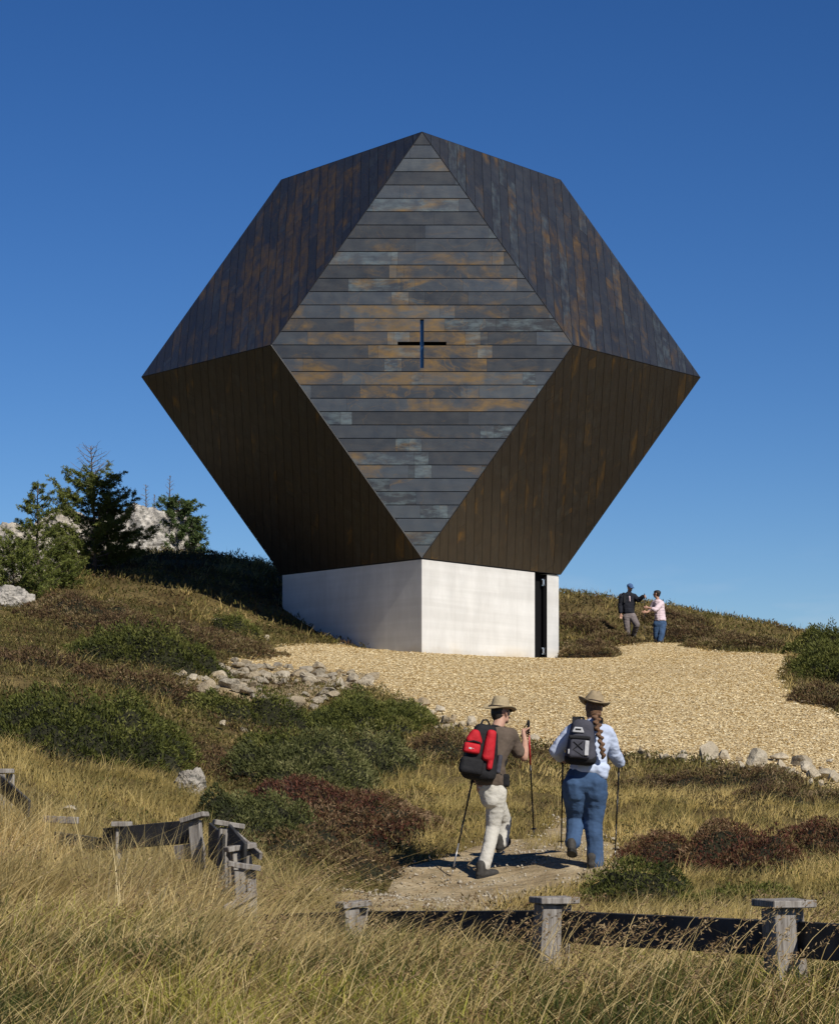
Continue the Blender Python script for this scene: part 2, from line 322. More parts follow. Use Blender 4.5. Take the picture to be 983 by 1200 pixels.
# ================================================================== chapel
S = 3.617; D0 = 68.76; X0 = (493.3-CX)/F*D0; r2 = math.sqrt(2)
Z0 = 1.463*S+r2*S - .012*S     # centre of the polyhedron above the camera
def build_chapel():
    root = empty('chapel', (X0, D0, 3.0)); root.rotation_euler.z = .004
    tag(root, 'dark faceted metal chapel on a pale concrete base with a cross slit', 'chapel')
    zc = Z0-3.0
    def W(r, u, f): return Vector((r*S, -f*S, u*S+zc))
    A = W(0,r2,r2); B = W(0,-r2,r2); L = W(-1,0,r2); Rr = W(1,0,r2); TL = W(-1,r2,0); TR = W(1,r2,0); BL = W(-1,-r2,0); BR = W(1,-r2,0)
    EL = W(-2,0,0); ER = W(2,0,0); A2 = W(0,r2,-r2); B2 = W(0,-r2,-r2); L2 = W(-1,0,-r2); R2 = W(1,0,-r2)
    faces = [('front',[A,Rr,B,L],'h'),('ur',[A,TR,ER,Rr],'v'),('ul',[A,L,EL,TL],'v'),('lr',[Rr,ER,BR,B],'v'),('ll',[L,B,BL,EL],'v'),
             ('top',[A,TL,A2,TR],'h'),('bul',[A2,TL,EL,L2],'v'),('bur',[A2,R2,ER,TR],'v'),('bll',[L2,EL,BL,B2],'v'),('blr',[R2,B2,BR,ER],'v'),('back',[A2,L2,B2,R2],'h')]
    def clip(poly, n, c):      # keep dot(p,n) <= c
        out = []
        for i in range(len(poly)):
            p, q = poly[i], poly[(i+1) % len(poly)]; a = p[0]*n[0]+p[1]*n[1]-c; b = q[0]*n[0]+q[1]*n[1]-c
            if a <= 0: out.append(p)
            if (a < 0 < b) or (b < 0 < a):
                t = a/(a-b); out.append((p[0]+(q[0]-p[0])*t, p[1]+(q[1]-p[1])*t))
        return out if len(out) > 2 else []
    cz = (911-402.5)/F*(D0-r2*S)-Z0     # cross centre above the polyhedron centre
    hw = .045; hl = .585
    holes = [(-hw, hw, cz-hl, cz+hl), (-hl, -hw, cz-hw, cz+hw), (hw, hl, cz-hw, cz+hw)]
    for key, vs, mode in faces:
        c = sum(vs, Vector())/4; nrm = (vs[1]-vs[0]).cross(vs[3]-vs[0]).normalized()
        if nrm.dot(c-Vector((0,0,zc))) < 0: nrm = -nrm
        if mode == 'h': U = Vector((1,0,0))
        else: U = (vs[2]+vs[0]-vs[1]-vs[3]); U = Vector((0, -nrm.z, nrm.y)) ; U = (U-nrm*U.dot(nrm)).normalized()
        if key in ('front','back'): U = Vector((1,0,0))
        Vv = nrm.cross(U).normalized()
        p2 = [((v-c).dot(U), (v-c).dot(Vv)) for v in vs]
        # shell just inside and clad planks on it, trimmed 12 mm from the arris
        bm = bmesh.new(); uvl = bm.loops.layers.uv.new('UVMap'); fr = bm.faces.layers.float.new('rnd'); fp = bm.faces.layers.float.new('pale'); fm = bm.faces.layers.float.new('mid'); fb = bm.faces.layers.float.new('brown')
        area = sum(p2[i][0]*p2[(i+1)%4][1]-p2[(i+1)%4][0]*p2[i][1] for i in range(4))
        if area < 0: p2 = p2[::-1]
        inset = p2
        for i in range(4):
            p, q = p2[i], p2[(i+1)%4]; e = (q[0]-p[0], q[1]-p[1]); l = math.hypot(*e); n = (e[1]/l, -e[0]/l)
            inset = clip(inset, n, p[0]*n[0]+p[1]*n[1]-.012)
        v0 = min(p[1] for p in p2); v1 = max(p[1] for p in p2)
        N = 32 if key in ('front','back','top') else round((v1-v0)/.302); hgt = (v1-v0)/N; ru = random.Random(key)
        gap = .0055 if mode == 'v' else .0095
        for k in range(N):
            a, b = v0+k*hgt, v0+(k+1)*hgt
            st = clip(clip(inset, (0,1), b-gap), (0,-1), -(a+gap))
            if not st: continue
            u0 = min(p[0] for p in st); u1 = max(p[0] for p in st); u = u0-ru.uniform(0, 2.0); seg = 0
            while u < u1:
                short = ru.random() < .34
                ln = ru.uniform(.12,.42) if short else ru.uniform(.9, 2.8)
                pc = clip(clip(st, (1,0), u+ln-.0015), (-1,0), -(u+.0015))
                rr = ru.random(); pl = (1. if ru.random() < .6 else .3) if short else (.75 if ru.random() < .16 else 0.)
                pcs = [pc] if pc else []
                if key == 'front':
                    for (ha, hb, hc, hd) in holes:
                        hv0, hv1 = hc-(c.z-zc), hd-(c.z-zc)
                        nx = []
                        for q in pcs:
                            nx += [clip(q, (1,0), ha), clip(q, (-1,0), -hb)]
                            md = clip(clip(q, (-1,0), -ha), (1,0), hb)
                            if md: nx += [clip(md, (0,1), hv0), clip(md, (0,-1), -hv1)]
                        pcs = [q for q in nx if q]
                for q in pcs:
                    if abs(sum(q[i][0]*q[(i+1)%len(q)][1]-q[(i+1)%len(q)][0]*q[i][1] for i in range(len(q)))) < 1e-4: continue
                    off = nrm*ru.uniform(0, .003)
                    vv = [bm.verts.new(c+U*p[0]+Vv*p[1]+off) for p in q]
                    try: f = bm.faces.new(vv)
                    except ValueError: continue
                    f[fr] = rr if mode == 'h' else .42+(rr-.5)*.42; f[fp] = pl*({'front': 1., 'ur': .8, 'ul': .35}.get(key, .12)); f[fb] = {'ll': .95, 'lr': 1., 'ul': .12}.get(key, .0)  # lower faces browned most, standing in for light reflected off the chips
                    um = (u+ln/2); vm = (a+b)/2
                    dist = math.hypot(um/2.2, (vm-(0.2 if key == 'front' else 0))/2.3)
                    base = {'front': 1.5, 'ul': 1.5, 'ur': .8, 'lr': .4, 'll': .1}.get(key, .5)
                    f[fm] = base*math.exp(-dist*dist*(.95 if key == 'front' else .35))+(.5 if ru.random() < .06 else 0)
                    for lo, p in zip(f.loops, q): lo[uvl].uv = (p[0]+k*3.17, p[1]+c.z)
                u += ln
        bm.normal_update()
        for f in bm.faces:
            if f.normal.dot(nrm) < 0: f.normal_flip()
        r = bmesh.ops.extrude_face_region(bm, geom=bm.faces[:]) if False else None
        me = bpy.data.meshes.new('clad_face'); bm.to_mesh(me); bm.free()
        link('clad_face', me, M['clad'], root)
    # inner shell, 18 mm behind the planks, open at the cross (front face built round the holes)
    bm = bmesh.new(); cen = Vector((0,0,zc))
    for key, vs, mode in faces:
        if key == 'front':
            p2 = [(v.x, v.z-zc) for v in vs]; pcs = [p2]; yv = vs[0].y+.02
            for (ha, hb, hc, hd) in holes:
                nx = []
                for q in pcs:
                    nx += [clip(q, (1,0), ha), clip(q, (-1,0), -hb)]
                    md = clip(clip(q, (-1,0), -ha), (1,0), hb)
                    if md: nx += [clip(md, (0,1), hc), clip(md, (0,-1), -hd)]
                pcs = [q for q in nx if q]
            for q in pcs: bm.faces.new([bm.verts.new((p[0]*.997, yv, p[1]*.997+zc)) for p in q])
        else: bm.faces.new([bm.verts.new(cen+(v-cen)*.9965) for v in vs])
    bm.faces.new([bm.verts.new(cen+(v-cen)*.9965) for v in (B,BR,B2,BL)])
    me = bpy.data.meshes.new('inner_shell'); bm.to_mesh(me); bm.free(); link('inner_shell', me, M['black'], root)
    # thin arris trims along the edges
    edges = set()
    for _, vs, _m in faces:
        for i in range(4):
            a, b = vs[i], vs[(i+1)%4]; edges.add(tuple(sorted((tuple(round(t,4) for t in a), tuple(round(t,4) for t in b)))))
    bm = bmesh.new()
    for a, b in edges:
        a = Vector(a); b = Vector(b); d = (b-a).normalized(); n = ((a+b)/2-cen).normalized(); s = d.cross(n).normalized(); n = s.cross(d).normalized()
        q = []
        for e in (a, b):
            for sx, nx in ((-.016,-.016),(0,.003),(.016,-.016)): q.append(bm.verts.new(e+s*sx+n*nx))
        for i in range(2): bm.faces.new((q[i], q[i+1], q[i+4], q[i+3]))
    link('edge_trim', bm_mesh('edge_trim', bm), M['edge'], root)
    # cross: reveals, tinted glass in the upright, dark arms
    yf = -r2*S
    bm = bmesh.new(); dp = .30
    def quad(*p): bm.faces.new([bm.verts.new(q) for q in p])
    out = [(-hw,cz-hl),(hw,cz-hl),(hw,cz-hw),(hl,cz-hw),(hl,cz+hw),(hw,cz+hw),(hw,cz+hl),(-hw,cz+hl),(-hw,cz+hw),(-hl,cz+hw),(-hl,cz-hw),(-hw,cz-hw)]
    for i in range(12):
        p, q = out[i], out[(i+1)%12]; quad((p[0],yf+.002,p[1]+zc),(q[0],yf+.002,q[1]+zc),(q[0],yf+dp,q[1]+zc),(p[0],yf+dp,p[1]+zc))
    for sx in (-1, 1): quad((sx*hw,yf+dp,cz-hw+zc),(sx*hl,yf+dp,cz-hw+zc),(sx*hl,yf+dp,cz+hw+zc),(sx*hw,yf+dp,cz+hw+zc))
    cr = link('cross_window', bm_mesh('cross_window', bm), M['black'], root)
    bm = bmesh.new(); quad((-hw,yf+.10,cz-hl+zc),(hw,yf+.10,cz-hl+zc),(hw,yf+.10,cz+hl+zc),(-hw,yf+.10,cz+hl+zc))
    link('pane', bm_mesh('pane', bm), M['glass'], cr)
    # concrete base
    def prism(name, pts, z0, z1, mat, parent=root):
        bm = bmesh.new(); lo = [bm.verts.new((x, y, z0)) for x, y in pts]; hi = [bm.verts.new((x, y, z1)) for x, y in pts]; n = len(pts)
        bm.faces.new(lo[::-1]); bm.faces.new(hi)
        for i in range(n): bm.faces.new((lo[i], lo[(i+1)%n], hi[(i+1)%n], hi[i]))
        bmesh.ops.recalc_face_normals(bm, faces=bm.faces)
        bmesh.ops.bevel(bm, geom=[e for e in bm.edges if abs((e.verts[0].co-e.verts[1].co).normalized().z) > .9], offset=.012, segments=1, affect='EDGES')
        return link(name, bm_mesh(name, bm), mat, parent)
    ztop = B.z-.012*S*0-.02; k = .993
    Fp = Vector((0, -r2*S*k)); Rp = Vector((S*k, 0)); Lp = Vector((-S*k, 0)); Bp = Vector((0, r2*S*k)); th = .28
    eR = (Rp-Fp).normalized(); nR = Vector((eR.y, -eR.x)); eL = (Lp-Fp).normalized(); nL = Vector((-eL.y, eL.x))
    if nR.y > 0: nR = -nR
    if nL.y > 0: nL = -nL
    LR = (Rp-Fp).length
    ta = LR*(625-495.5)/(656.5-495.5)*1.005; tb = LR*(641.3-495.5)/(656.5-495.5)*1.003
    fin = Fp-nR*th*.0
    inn = Fp+Vector((0, th/abs(nR.y)))
    prism('left_wall', [tuple(p) for p in (Fp, inn, Lp+Vector((th/abs(nL.x), 0)), Lp)], -2.2, ztop, M['conc'])
    a1 = Fp+eR*ta; b1 = Fp+eR*tb
    prism('right_wall', [tuple(p) for p in (Fp+eR*.0006, a1, a1-nR*th, inn+eR*.0006)], -2.2, ztop, M['conc'])
    prism('corner_pier', [tuple(p) for p in (b1-nR*.03, Rp-nR*.03, Rp-nR*.03-nR*th, b1-nR*(.03+th))], -2.2, ztop, M['conc'])
    prism('rear_wall', [tuple(p) for p in (Lp+Vector((.002,.002)), Lp+Vector((th,0)), Bp-Vector((0,th)), Bp)], -2.2, ztop, M['conc'])
    prism('rear_wall', [tuple(p) for p in (Bp+Vector((.002,0)), Bp+Vector((.002,-th)), Rp+Vector((-th,.35)), Rp+Vector((0,.35)))], -2.2, ztop, M['conc'])
    # the door, standing open at the back of the slot, with two bright hinges and a bar
    dr = prism('door', [tuple(p) for p in (a1-nR*.2, b1-nR*.2, b1-nR*.26, a1-nR*.26)], -.9, ztop-.01, M['door'])
    lin = prism('door_frame', [tuple(p) for p in (b1-nR*.028-eR*.014, b1-nR*.028-eR*.001, b1-nR*.30-eR*.001, b1-nR*.30-eR*.014)], -.9, ztop-.012, M['door'])
    for zz in ((911-684)/F*D0-3.0, (911-764)/F*D0-3.0):
        bm = bmesh.new()
        bmesh.ops.create_cone(bm, cap_ends=True, segments=16, radius1=.035, radius2=.035, depth=.12, matrix=Matrix.Translation((*(b1-eR*.07-nR*.10), zz)))
        bmesh.ops.create_cube(bm, size=1, matrix=Matrix.Translation((*(b1-eR*.035-nR*.12), zz+.07)) @ Matrix.Diagonal((.08,.05,.035,1)))
        bmesh.ops.create_cube(bm, size=1, matrix=Matrix.Translation((*(b1-eR*.035-nR*.12), zz-.07)) @ Matrix.Diagonal((.08,.05,.035,1)))
        link('hinge', bm_mesh('hinge', bm), M['steel'], dr)
    bm = bmesh.new(); p = b1-eR*.05-nR*.08
    bmesh.ops.create_cone(bm, cap_ends=True, segments=10, radius1=.012, radius2=.012, depth=2.0, matrix=Matrix.Translation((*p, 1.15)))
    link('handle_bar', bm_mesh('handle_bar', bm), M['door'], dr)
M['edge'] = simple('dark_edge_metal', (.02,.02,.022), .5, .2, 3, .5, metal=.4, bump=0)
build_chapel()

# ================================================================== vegetation builders
def unit(v): return v/np.maximum(np.linalg.norm(v, axis=-1, keepdims=True), 1e-9)
def blades(name, P, H, Wd, lean, mat, curve=.5, parent=None, seg=3, rnd=None):
    """grass blades: P (n,3) feet, H heights, Wd widths, lean (n,2) horizontal travel of the tip"""
    n = len(P); ang = rng.uniform(0, math.pi, n); side = np.stack([np.cos(ang), np.sin(ang), np.zeros(n)], -1)
    ts = np.linspace(0, 1, seg+1); V = []; tip = []
    for t in ts:
        c = P.copy(); c[:,0] += lean[:,0]*t**(1+curve*1.2); c[:,1] += lean[:,1]*t**(1+curve*1.2)
        L = np.hypot(lean[:,0], lean[:,1]); c[:,2] += H*(t-.25*np.minimum(L/np.maximum(H,.01), 1.6)*t*t)
        w = (Wd*(1-t**1.5)*.5)[:,None]
        if t < 1: V += [c-side*w, c+side*w]; tip += [np.full(n, t)]*2
        else: V += [c]; tip += [np.full(n, t)]
    k = 2*seg+1; V = np.stack(V, 1).reshape(-1, 3); tip = np.stack(tip, 1).ravel()
    b = np.arange(n)[:,None]*k
    Q = np.concatenate([b+np.array([[2*s, 2*s+1, 2*s+3, 2*s+2]]) for s in range(seg-1)]) if seg > 1 else None
    T = b+np.array([[2*seg-2, 2*seg-1, 2*seg]])
    r = rng.random(n) if rnd is None else rnd
    me = mesh_np(name, V, Q, T, {'rnd': np.repeat(r, k), 'tip': tip})
    return link(name, me, mat, parent)
def sprigs(name, P, Dr, L, Wd, mat, parent=None, rnd=None, tipv=None):
    """leaf sprigs: lozenges at P pointing along Dr"""
    n = len(P); Dr = unit(Dr); s = unit(np.cross(Dr, rng.normal(size=(n,3)))); L = np.asarray(L)*np.ones(n); Wd = np.asarray(Wd)*np.ones(n)
    a = P; b = P+Dr*(L*.45)[:,None]+s*(Wd*.5)[:,None]; c = P+Dr*L[:,None]; d = P+Dr*(L*.45)[:,None]-s*(Wd*.5)[:,None]
    V = np.stack([a,b,c,d], 1).reshape(-1, 3); Q = np.arange(n*4).reshape(-1, 4)
    r = rng.random(n) if rnd is None else rnd; tp = np.tile([0,.5,1,.5], n) if tipv is None else np.repeat(tipv, 4)
    return link(name, mesh_np(name, V, Q, None, {'rnd': np.repeat(r, 4), 'tip': tp}), mat, parent)
BUSH = []
def bush(px, py, rx, ry, h, mat, name, label, cat, group=None, dens=2600, L=.07, xy=None):
    x0, y0 = xy or hit(px, py, 15.); BUSH.append((x0, y0, rx*.88, ry*.88))
    z0 = g(x0, y0); root = empty(name, (x0, y0, z0)); tag(root, label, cat, group)
    sd = rng.uniform(0, 50)
    def height(x, y):       # local x, y
        a = np.arctan2(y/ry, x/rx); rr = np.hypot(x/rx, y/ry)/(1+.42*fbm(np.cos(a)*1.6+sd, np.sin(a)*1.6, sd, 3)+.16*fbm(x*4+sd, y*4, sd, 2))
        dome = np.sqrt(np.clip(1-rr**2.2, 0, 1)); lump = np.clip(1+1.15*fbm(x*1.7+sd, y*1.7, sd, 3)+.55*fbm(x*5.5, y*5.5, sd, 2), .12, 2)
        return h*dome*lump, rr
    # woody undergrowth
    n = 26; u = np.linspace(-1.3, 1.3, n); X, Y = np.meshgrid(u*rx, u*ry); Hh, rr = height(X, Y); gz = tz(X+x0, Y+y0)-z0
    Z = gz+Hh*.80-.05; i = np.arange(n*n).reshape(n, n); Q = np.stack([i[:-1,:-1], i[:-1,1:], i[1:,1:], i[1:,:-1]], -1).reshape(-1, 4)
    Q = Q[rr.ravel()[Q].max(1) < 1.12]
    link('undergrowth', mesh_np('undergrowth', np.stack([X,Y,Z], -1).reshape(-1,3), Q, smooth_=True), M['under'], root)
    N = int(dens*rx*ry*4.4)
    th = rng.uniform(0, 2*math.pi, N); q = np.sqrt(rng.random(N))*1.3; x = rx*q*np.cos(th); y = ry*q*np.sin(th)
    clump = fbm(x*7, y*7, sd+2, 2); Hh, rr = height(x, y); ok = rr < 1.0; x, y, Hh, rr, clump = x[ok], y[ok], Hh[ok], rr[ok], clump[ok]
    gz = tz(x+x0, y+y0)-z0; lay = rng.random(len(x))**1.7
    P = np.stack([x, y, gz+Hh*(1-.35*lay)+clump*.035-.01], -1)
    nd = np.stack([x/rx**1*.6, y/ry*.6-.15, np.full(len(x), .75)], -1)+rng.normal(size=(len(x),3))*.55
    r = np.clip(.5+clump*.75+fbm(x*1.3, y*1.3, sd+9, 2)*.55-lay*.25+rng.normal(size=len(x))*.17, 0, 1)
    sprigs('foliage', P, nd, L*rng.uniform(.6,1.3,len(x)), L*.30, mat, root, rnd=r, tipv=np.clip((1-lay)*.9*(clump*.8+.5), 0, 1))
    return root
J = M['juniper']; JB = M['junblue']; HB = M['heath']; RH = M['redheath']
bl = [
 (172,782,1.55,1.15,.62,J,'juniper_bush','dense green juniper mound just above the left end of the rubble','juniper bush',2600,.075),
 (85,880,1.35,2.4,.55,J,'juniper_bush','large dark green juniper spreading down the left slope to the grey boulder','juniper bush',3000,.06),
 (430,858,1.15,2.4,.42,J,'juniper_bush','broad green juniper below the rubble, reaching the chip forecourt edge','juniper bush',3000,.06),
 (470,852,.6,1.4,.34,J,'juniper_bush','green juniper lobe beside the grey stones at the chip edge','juniper bush',3000,.06),
 (355,918,.85,2.2,.40,JB,'juniper_bush','blue green juniper on the slope above the bent fence','juniper bush',3200,.055),
 (420,900,.7,1.6,.34,JB,'juniper_bush','blue green juniper between the brown heather and the broad juniper','juniper bush',3200,.055),
 (288,850,1.0,.75,.40,J,'juniper_bush','dark green low bush directly under the rubble stones','juniper bush',2800,.065),
 (990,797,1.25,3.2,.55,J,'juniper_bush','dark green bush on the right skyline at the corner of the chips','juniper bush',2300,.08),
 (1010,775,1.6,2.8,.6,J,'juniper_bush','dark green bush cut by the right picture edge on the skyline','juniper bush',2300,.08),
 (742,1058,.48,.55,.20,J,'juniper_bush','small bright green juniper beside the path behind the long fence','juniper bush',5200,.04),
 (850,1062,.55,.4,.12,J,'juniper_bush','flat green juniper behind the fence at the right','juniper bush',5200,.04),
 (278,745,.55,.5,.30,J,'juniper_bush','small round green bush below the chapel shadow','juniper bush',2800,.07),
 (320,888,.5,.8,.28,J,'juniper_bush','small dark bush with a grey stone beside the grassy gully','juniper bush',3200,.055),
 (310,985,.6,1.6,.34,JB,'juniper_bush','dark bush behind the bent grey fence posts','juniper bush',3600,.05),
 (175,748,2.6,2.2,.34,HB,'heather_bush','wide brown heather bank across the left hill under the shadow','heather',2000,.07),
 (90,728,1.5,2.0,.38,HB,'heather_bush','brown heather bank at the foot of the left larches','heather',2000,.07),
 (160,812,1.3,1.1,.26,HB,'heather_bush','brown heather strip between the two left junipers','heather',2200,.07),
 (40,790,1.1,1.8,.30,HB,'heather_bush','brown green heather at the left edge above the large juniper','heather',2200,.07),
 (408,962,1.0,2.0,.22,RH,'heather_bush','broad red brown heather slope left of the path','heather',3600,.045),
 (345,1000,.75,1.2,.22,HB,'heather_bush','brown heather behind the fence corner left of the path','heather',3600,.045),
 (520,884,.55,1.6,.26,HB,'heather_bush','brown heather left of the man with the red backpack','heather',3000,.05),
 (860,1020,.60,1.3,.27,RH,'heather_bush','large dark red heather patch in the straw grass right of the hikers','heather',5200,.038),
 (768,1012,.36,.75,.20,RH,'heather_bush','small dark red heather patch right of the right hand pole','heather',5200,.036),
 (980,1000,.50,1.7,.28,RH,'heather_bush','red heather patch at the right picture edge','heather',5200,.038),
 (690,772,.75,1.6,.34,HB,'heather_bush','brown heather just right of the concrete pier','heather',2200,.075),
 (718,752,.8,1.6,.22,HB,'heather_bush','low brown heather left of the couple on the ridge','heather',2000,.075),
 (818,748,1.4,1.6,.26,HB,'heather_bush','brown heather on the ridge slope right of the couple','heather',2000,.08),
 (780,728,1.2,1.6,.22,HB,'heather_bush','brown heather high on the ridge behind the couple','heather',2000,.08),
 (680,735,.9,1.6,.24,HB,'heather_bush','brown heather on the ridge just behind the concrete pier','heather',2000,.08),
 (865,762,1.5,1.3,.34,HB,'heather_bush','brown heather strip along the upper edge of the chips','heather',2000,.08),
 (968,826,.8,2.0,.30,HB,'heather_bush','dark brown heather lobe beside the right side of the chips','heather',2200,.07),
 (845,922,1.3,.8,.16,HB,'heather_bush','brown heather strip under the row of stones on the right','heather',3200,.045),
 (945,945,.8,.7,.16,HB,'heather_bush','brown heather below the stone pile at the far right','heather',3200,.045),
 (420,1025,.35,.6,.2,HB,'heather_bush','small brown heather tuft at the left end of the path','heather',4200,.04),
 (255,905,.35,1.2,.22,HB,'heather_bush','rust brown heather beside the lichen covered boulder','heather',3600,.05),
]
for b in bl: bush(*b[:9], group='junipers on the slope' if b[6][0] == 'j' else 'heather on the slope', dens=b[9], L=b[10])
def inbush(x, y):
    m = np.zeros(len(x), bool)
    for a, b, c, d in BUSH: m |= ((x-a)/c)**2+((y-b)/d)**2 < 1
    return m
def wedge(n, d0, d1, a0=-.19, a1=.19):
    if a0 < -.175: k = (a1-a0+.12)/(a1-a0); n = int(n*k); a0 -= .06; a1 += .06
         # points evenly spread over the seen wedge of ground
    y = np.sqrt(rng.random(n)*(d1*d1-d0*d0)+d0*d0); x = y*rng.uniform(a0, a1, n)+rng.uniform(-.4,.4,n); return x, y
def free(x, y, c=.0, p=.0): return ~((pdist(x, y, CHIP) > c) | (pdist(x, y, PATH) > p))
def under_chapel(x, y): return (np.abs(x-X0)/(S*1.02)+np.abs(y-D0)/(S*1.02*r2)) < 1
def tufts(x, y, per, rad, hmean, hvar, wd, mat, name, wind=(.22,-.02), dense_h=None, seg=3, spread=.5):
    n = len(x); X = np.repeat(x, per); Y = np.repeat(y, per); a = rng.uniform(0, 2*math.pi, n*per); r = np.abs(rng.normal(size=n*per))*rad
    ox = np.cos(a)*r; oy = np.sin(a)*r; X = X+ox; Y = Y+oy
    sc = np.repeat(rng.uniform(.6, 1.25, n), per); H = hmean*sc*np.clip(1+rng.normal(size=n*per)*hvar, .3, 2)
    if dense_h is not None: H = H*dense_h(X, Y)
    wf = np.repeat(1+2.2*fbm(x*.55, y*.35, 14, 3)+rng.normal(size=n)*.5, per); wg = np.repeat(1.6*fbm(x*.6, y*.5, 21, 2), per)
    lx = np.cos(a)*H*spread*rng.random(n*per)*1.2+wind[0]*H*(wf+rng.normal(size=n*per)*.6); ly = np.sin(a)*H*spread*rng.random(n*per)+(wind[1]+wind[0]*wg)*H+rng.normal(size=n*per)*H*.18
    Z = tz(X, Y)-.01; col = np.clip(np.repeat(rng.random(n), per)*.4+rng.random(n*per)*.62+np.repeat(fbm(x*1.1, y*1.1, 5, 3), per)*.7, 0, 1)
    o = blades(name, np.stack([X,Y,Z], -1), H, wd*rng.uniform(.6,1.3,n*per), np.stack([lx,ly], -1), mat, seg=seg, rnd=col)
    return o
# foreground
def fgh(x, y):      # taller on the left mound, thinner and shorter by the path fence
    return .60+.10*smooth(-.2,-.8,x)+.53*smooth(-.2, -1.4, x)*smooth(9, 11.5, y)-.34*smooth(12.9, 11.6, y)*smooth(.6, -.4, x)+.5*fbm(x*.9, y*.9, 31, 2)
x, y = wedge(3500, 9.0, 21, -.185, .185)
p = .12+.88*smooth(-.15, .15, fbm(x*1.2, y*1.2, 1.1, 3)); p = p*(1-.85*smooth(13.1, 11.9, y+1.6*fbm(x*1.3, y*.2, 77, 2)+.5*smooth(-.6, .4, x))); p = np.where((x > -.9-(y-12)*.05) & (y > 14.5), .25, p); ok = rng.random(len(x)) < p
ok &= free(x, y)
tag(tufts(x[ok], y[ok], 36, .085, .27, .34, .0070, M['straw'], 'foreground_grass', (.34,-.05), fgh, spread=.85), 'tall straw coloured grass bending to the right in the foreground', 'grass', kind='stuff')
x, y = wedge(6200, 9.6, 15, -.185, .185); q = fbm(x*1.4, y*1.4, 6.6, 3); ok = q > -.05-.4*smooth(13.0, 11.8, y)
tag(tufts(x[ok], y[ok], 30, .09, .14, .45, .0105, M['low'], 'green_undergrowth', (.1,0), None, seg=2, spread=1.2), 'short green and russet plants between the straw tufts at the bottom', 'undergrowth', kind='stuff')
x, y = wedge(1500, 9.6, 17, -.185, .185); ok = (rng.random(len(x)) < .8) & free(x, y) & ~((x > -.9) & (y > 14.5)); x, y = x[ok], y[ok]; n = len(x)*9
X = np.repeat(x, 9)+rng.normal(size=n)*.12; Y = np.repeat(y, 9)+rng.normal(size=n)*.12; H = rng.uniform(.06,.26,n); a = np.repeat(rng.uniform(-.9, .9, len(x)), 9)+rng.normal(size=n)*.5; Lh = rng.uniform(.15,.5,n)*np.where(rng.random(n) < .2, -1, 1)
tag(blades('flattened_straw', np.stack([X,Y,tz(X,Y)+rng.random(n)*.05], -1), H+np.abs(Lh)*.3, rng.uniform(.003,.0055,n), np.stack([Lh*np.cos(a), Lh*np.sin(a)], -1), M['stalk'], curve=.1, seg=3), 'pale broken straw lying criss cross through the foreground grass', 'grass', kind='stuff')
# seed heads and long stalks
def stalks(name, x, y, h, lean, heads, label):
    n = len(x); z = tz(x, y)-.02; P = np.stack([x,y,z], -1); t = np.linspace(0, 1, 7)
    lx = lean*h*rng.uniform(.5,1.4,n); ly = rng.normal(size=n)*h*.12; V = []; Fq = []
    for k, tt in enumerate(t):
        c = P+np.stack([lx*tt**1.9, ly*tt**1.9, h*(tt-.18*np.abs(lx/h)*tt**2-.10*tt**5)], -1); w = .0032*(1-.55*tt)
        V += [c+[w,0,0], c+[-w*.5,w*.87,0], c+[-w*.5,-w*.87,0]]
    V = np.stack(V, 1); b = np.arange(n)[:,None]*21
    for k in range(6):
        for s in range(3): Fq.append(b+np.array([[3*k+s, 3*k+(s+1)%3, 3*k+3+(s+1)%3, 3*k+3+s]]))
    o = link(name, mesh_np(name, V.reshape(-1,3), np.concatenate(Fq), None, {'rnd': np.repeat(rng.random(n), 21), 'tip': np.zeros(n*21)}), M['stalk'])
    tag(o, label, 'grass', kind='stuff')
    m = heads; tt = np.repeat(rng.uniform(.76, 1.0, (n*m)), 1); i = np.repeat(np.arange(n), m)
    c = P[i]+np.stack([lx[i]*tt**1.9, ly[i]*tt**1.9, h[i]*(tt-.18*np.abs(lx[i]/h[i])*tt**2-.10*tt**5)], -1)
    c += rng.normal(size=(n*m,3))*[.016,.016,.010]*(1.25-tt)[:,None]*4*.6
    dr = np.stack([np.full(n*m, .55*np.sign(lean)), np.zeros(n*m), np.full(n*m, .1)], -1)+rng.normal(size=(n*m,3))*.6
    sprigs('seed_heads', c, dr, rng.uniform(.014,.026,n*m), .0065, M['seed'], o, rnd=np.clip(np.repeat(rng.random(n), m)*.6+rng.random(n*m)*.4, 0, 1))
x, y = wedge(210, 10.2, 13.2, -.02, .175)
stalks('seed_grass', x, y, rng.uniform(.36,.62,len(x)), .45, 22, 'tall grass stalks with brown drooping seed heads in front of the dark board')
x, y = wedge(170, 9.5, 16, -.17, -.02)
stalks('long_grass_stalks', x, y, rng.uniform(.40,.66,len(x)), .75, 12, 'long pale grass stalks arching right over the left foreground')
x = rng.uniform(-1.05, -.62, 30); y = rng.uniform(11.5, 13.8, 30)
stalks('arching_grass_stalks', x, y, rng.uniform(.62,1.0,30), .95, 16, 'very long pale stalks arching right in front of the grey fence corner')
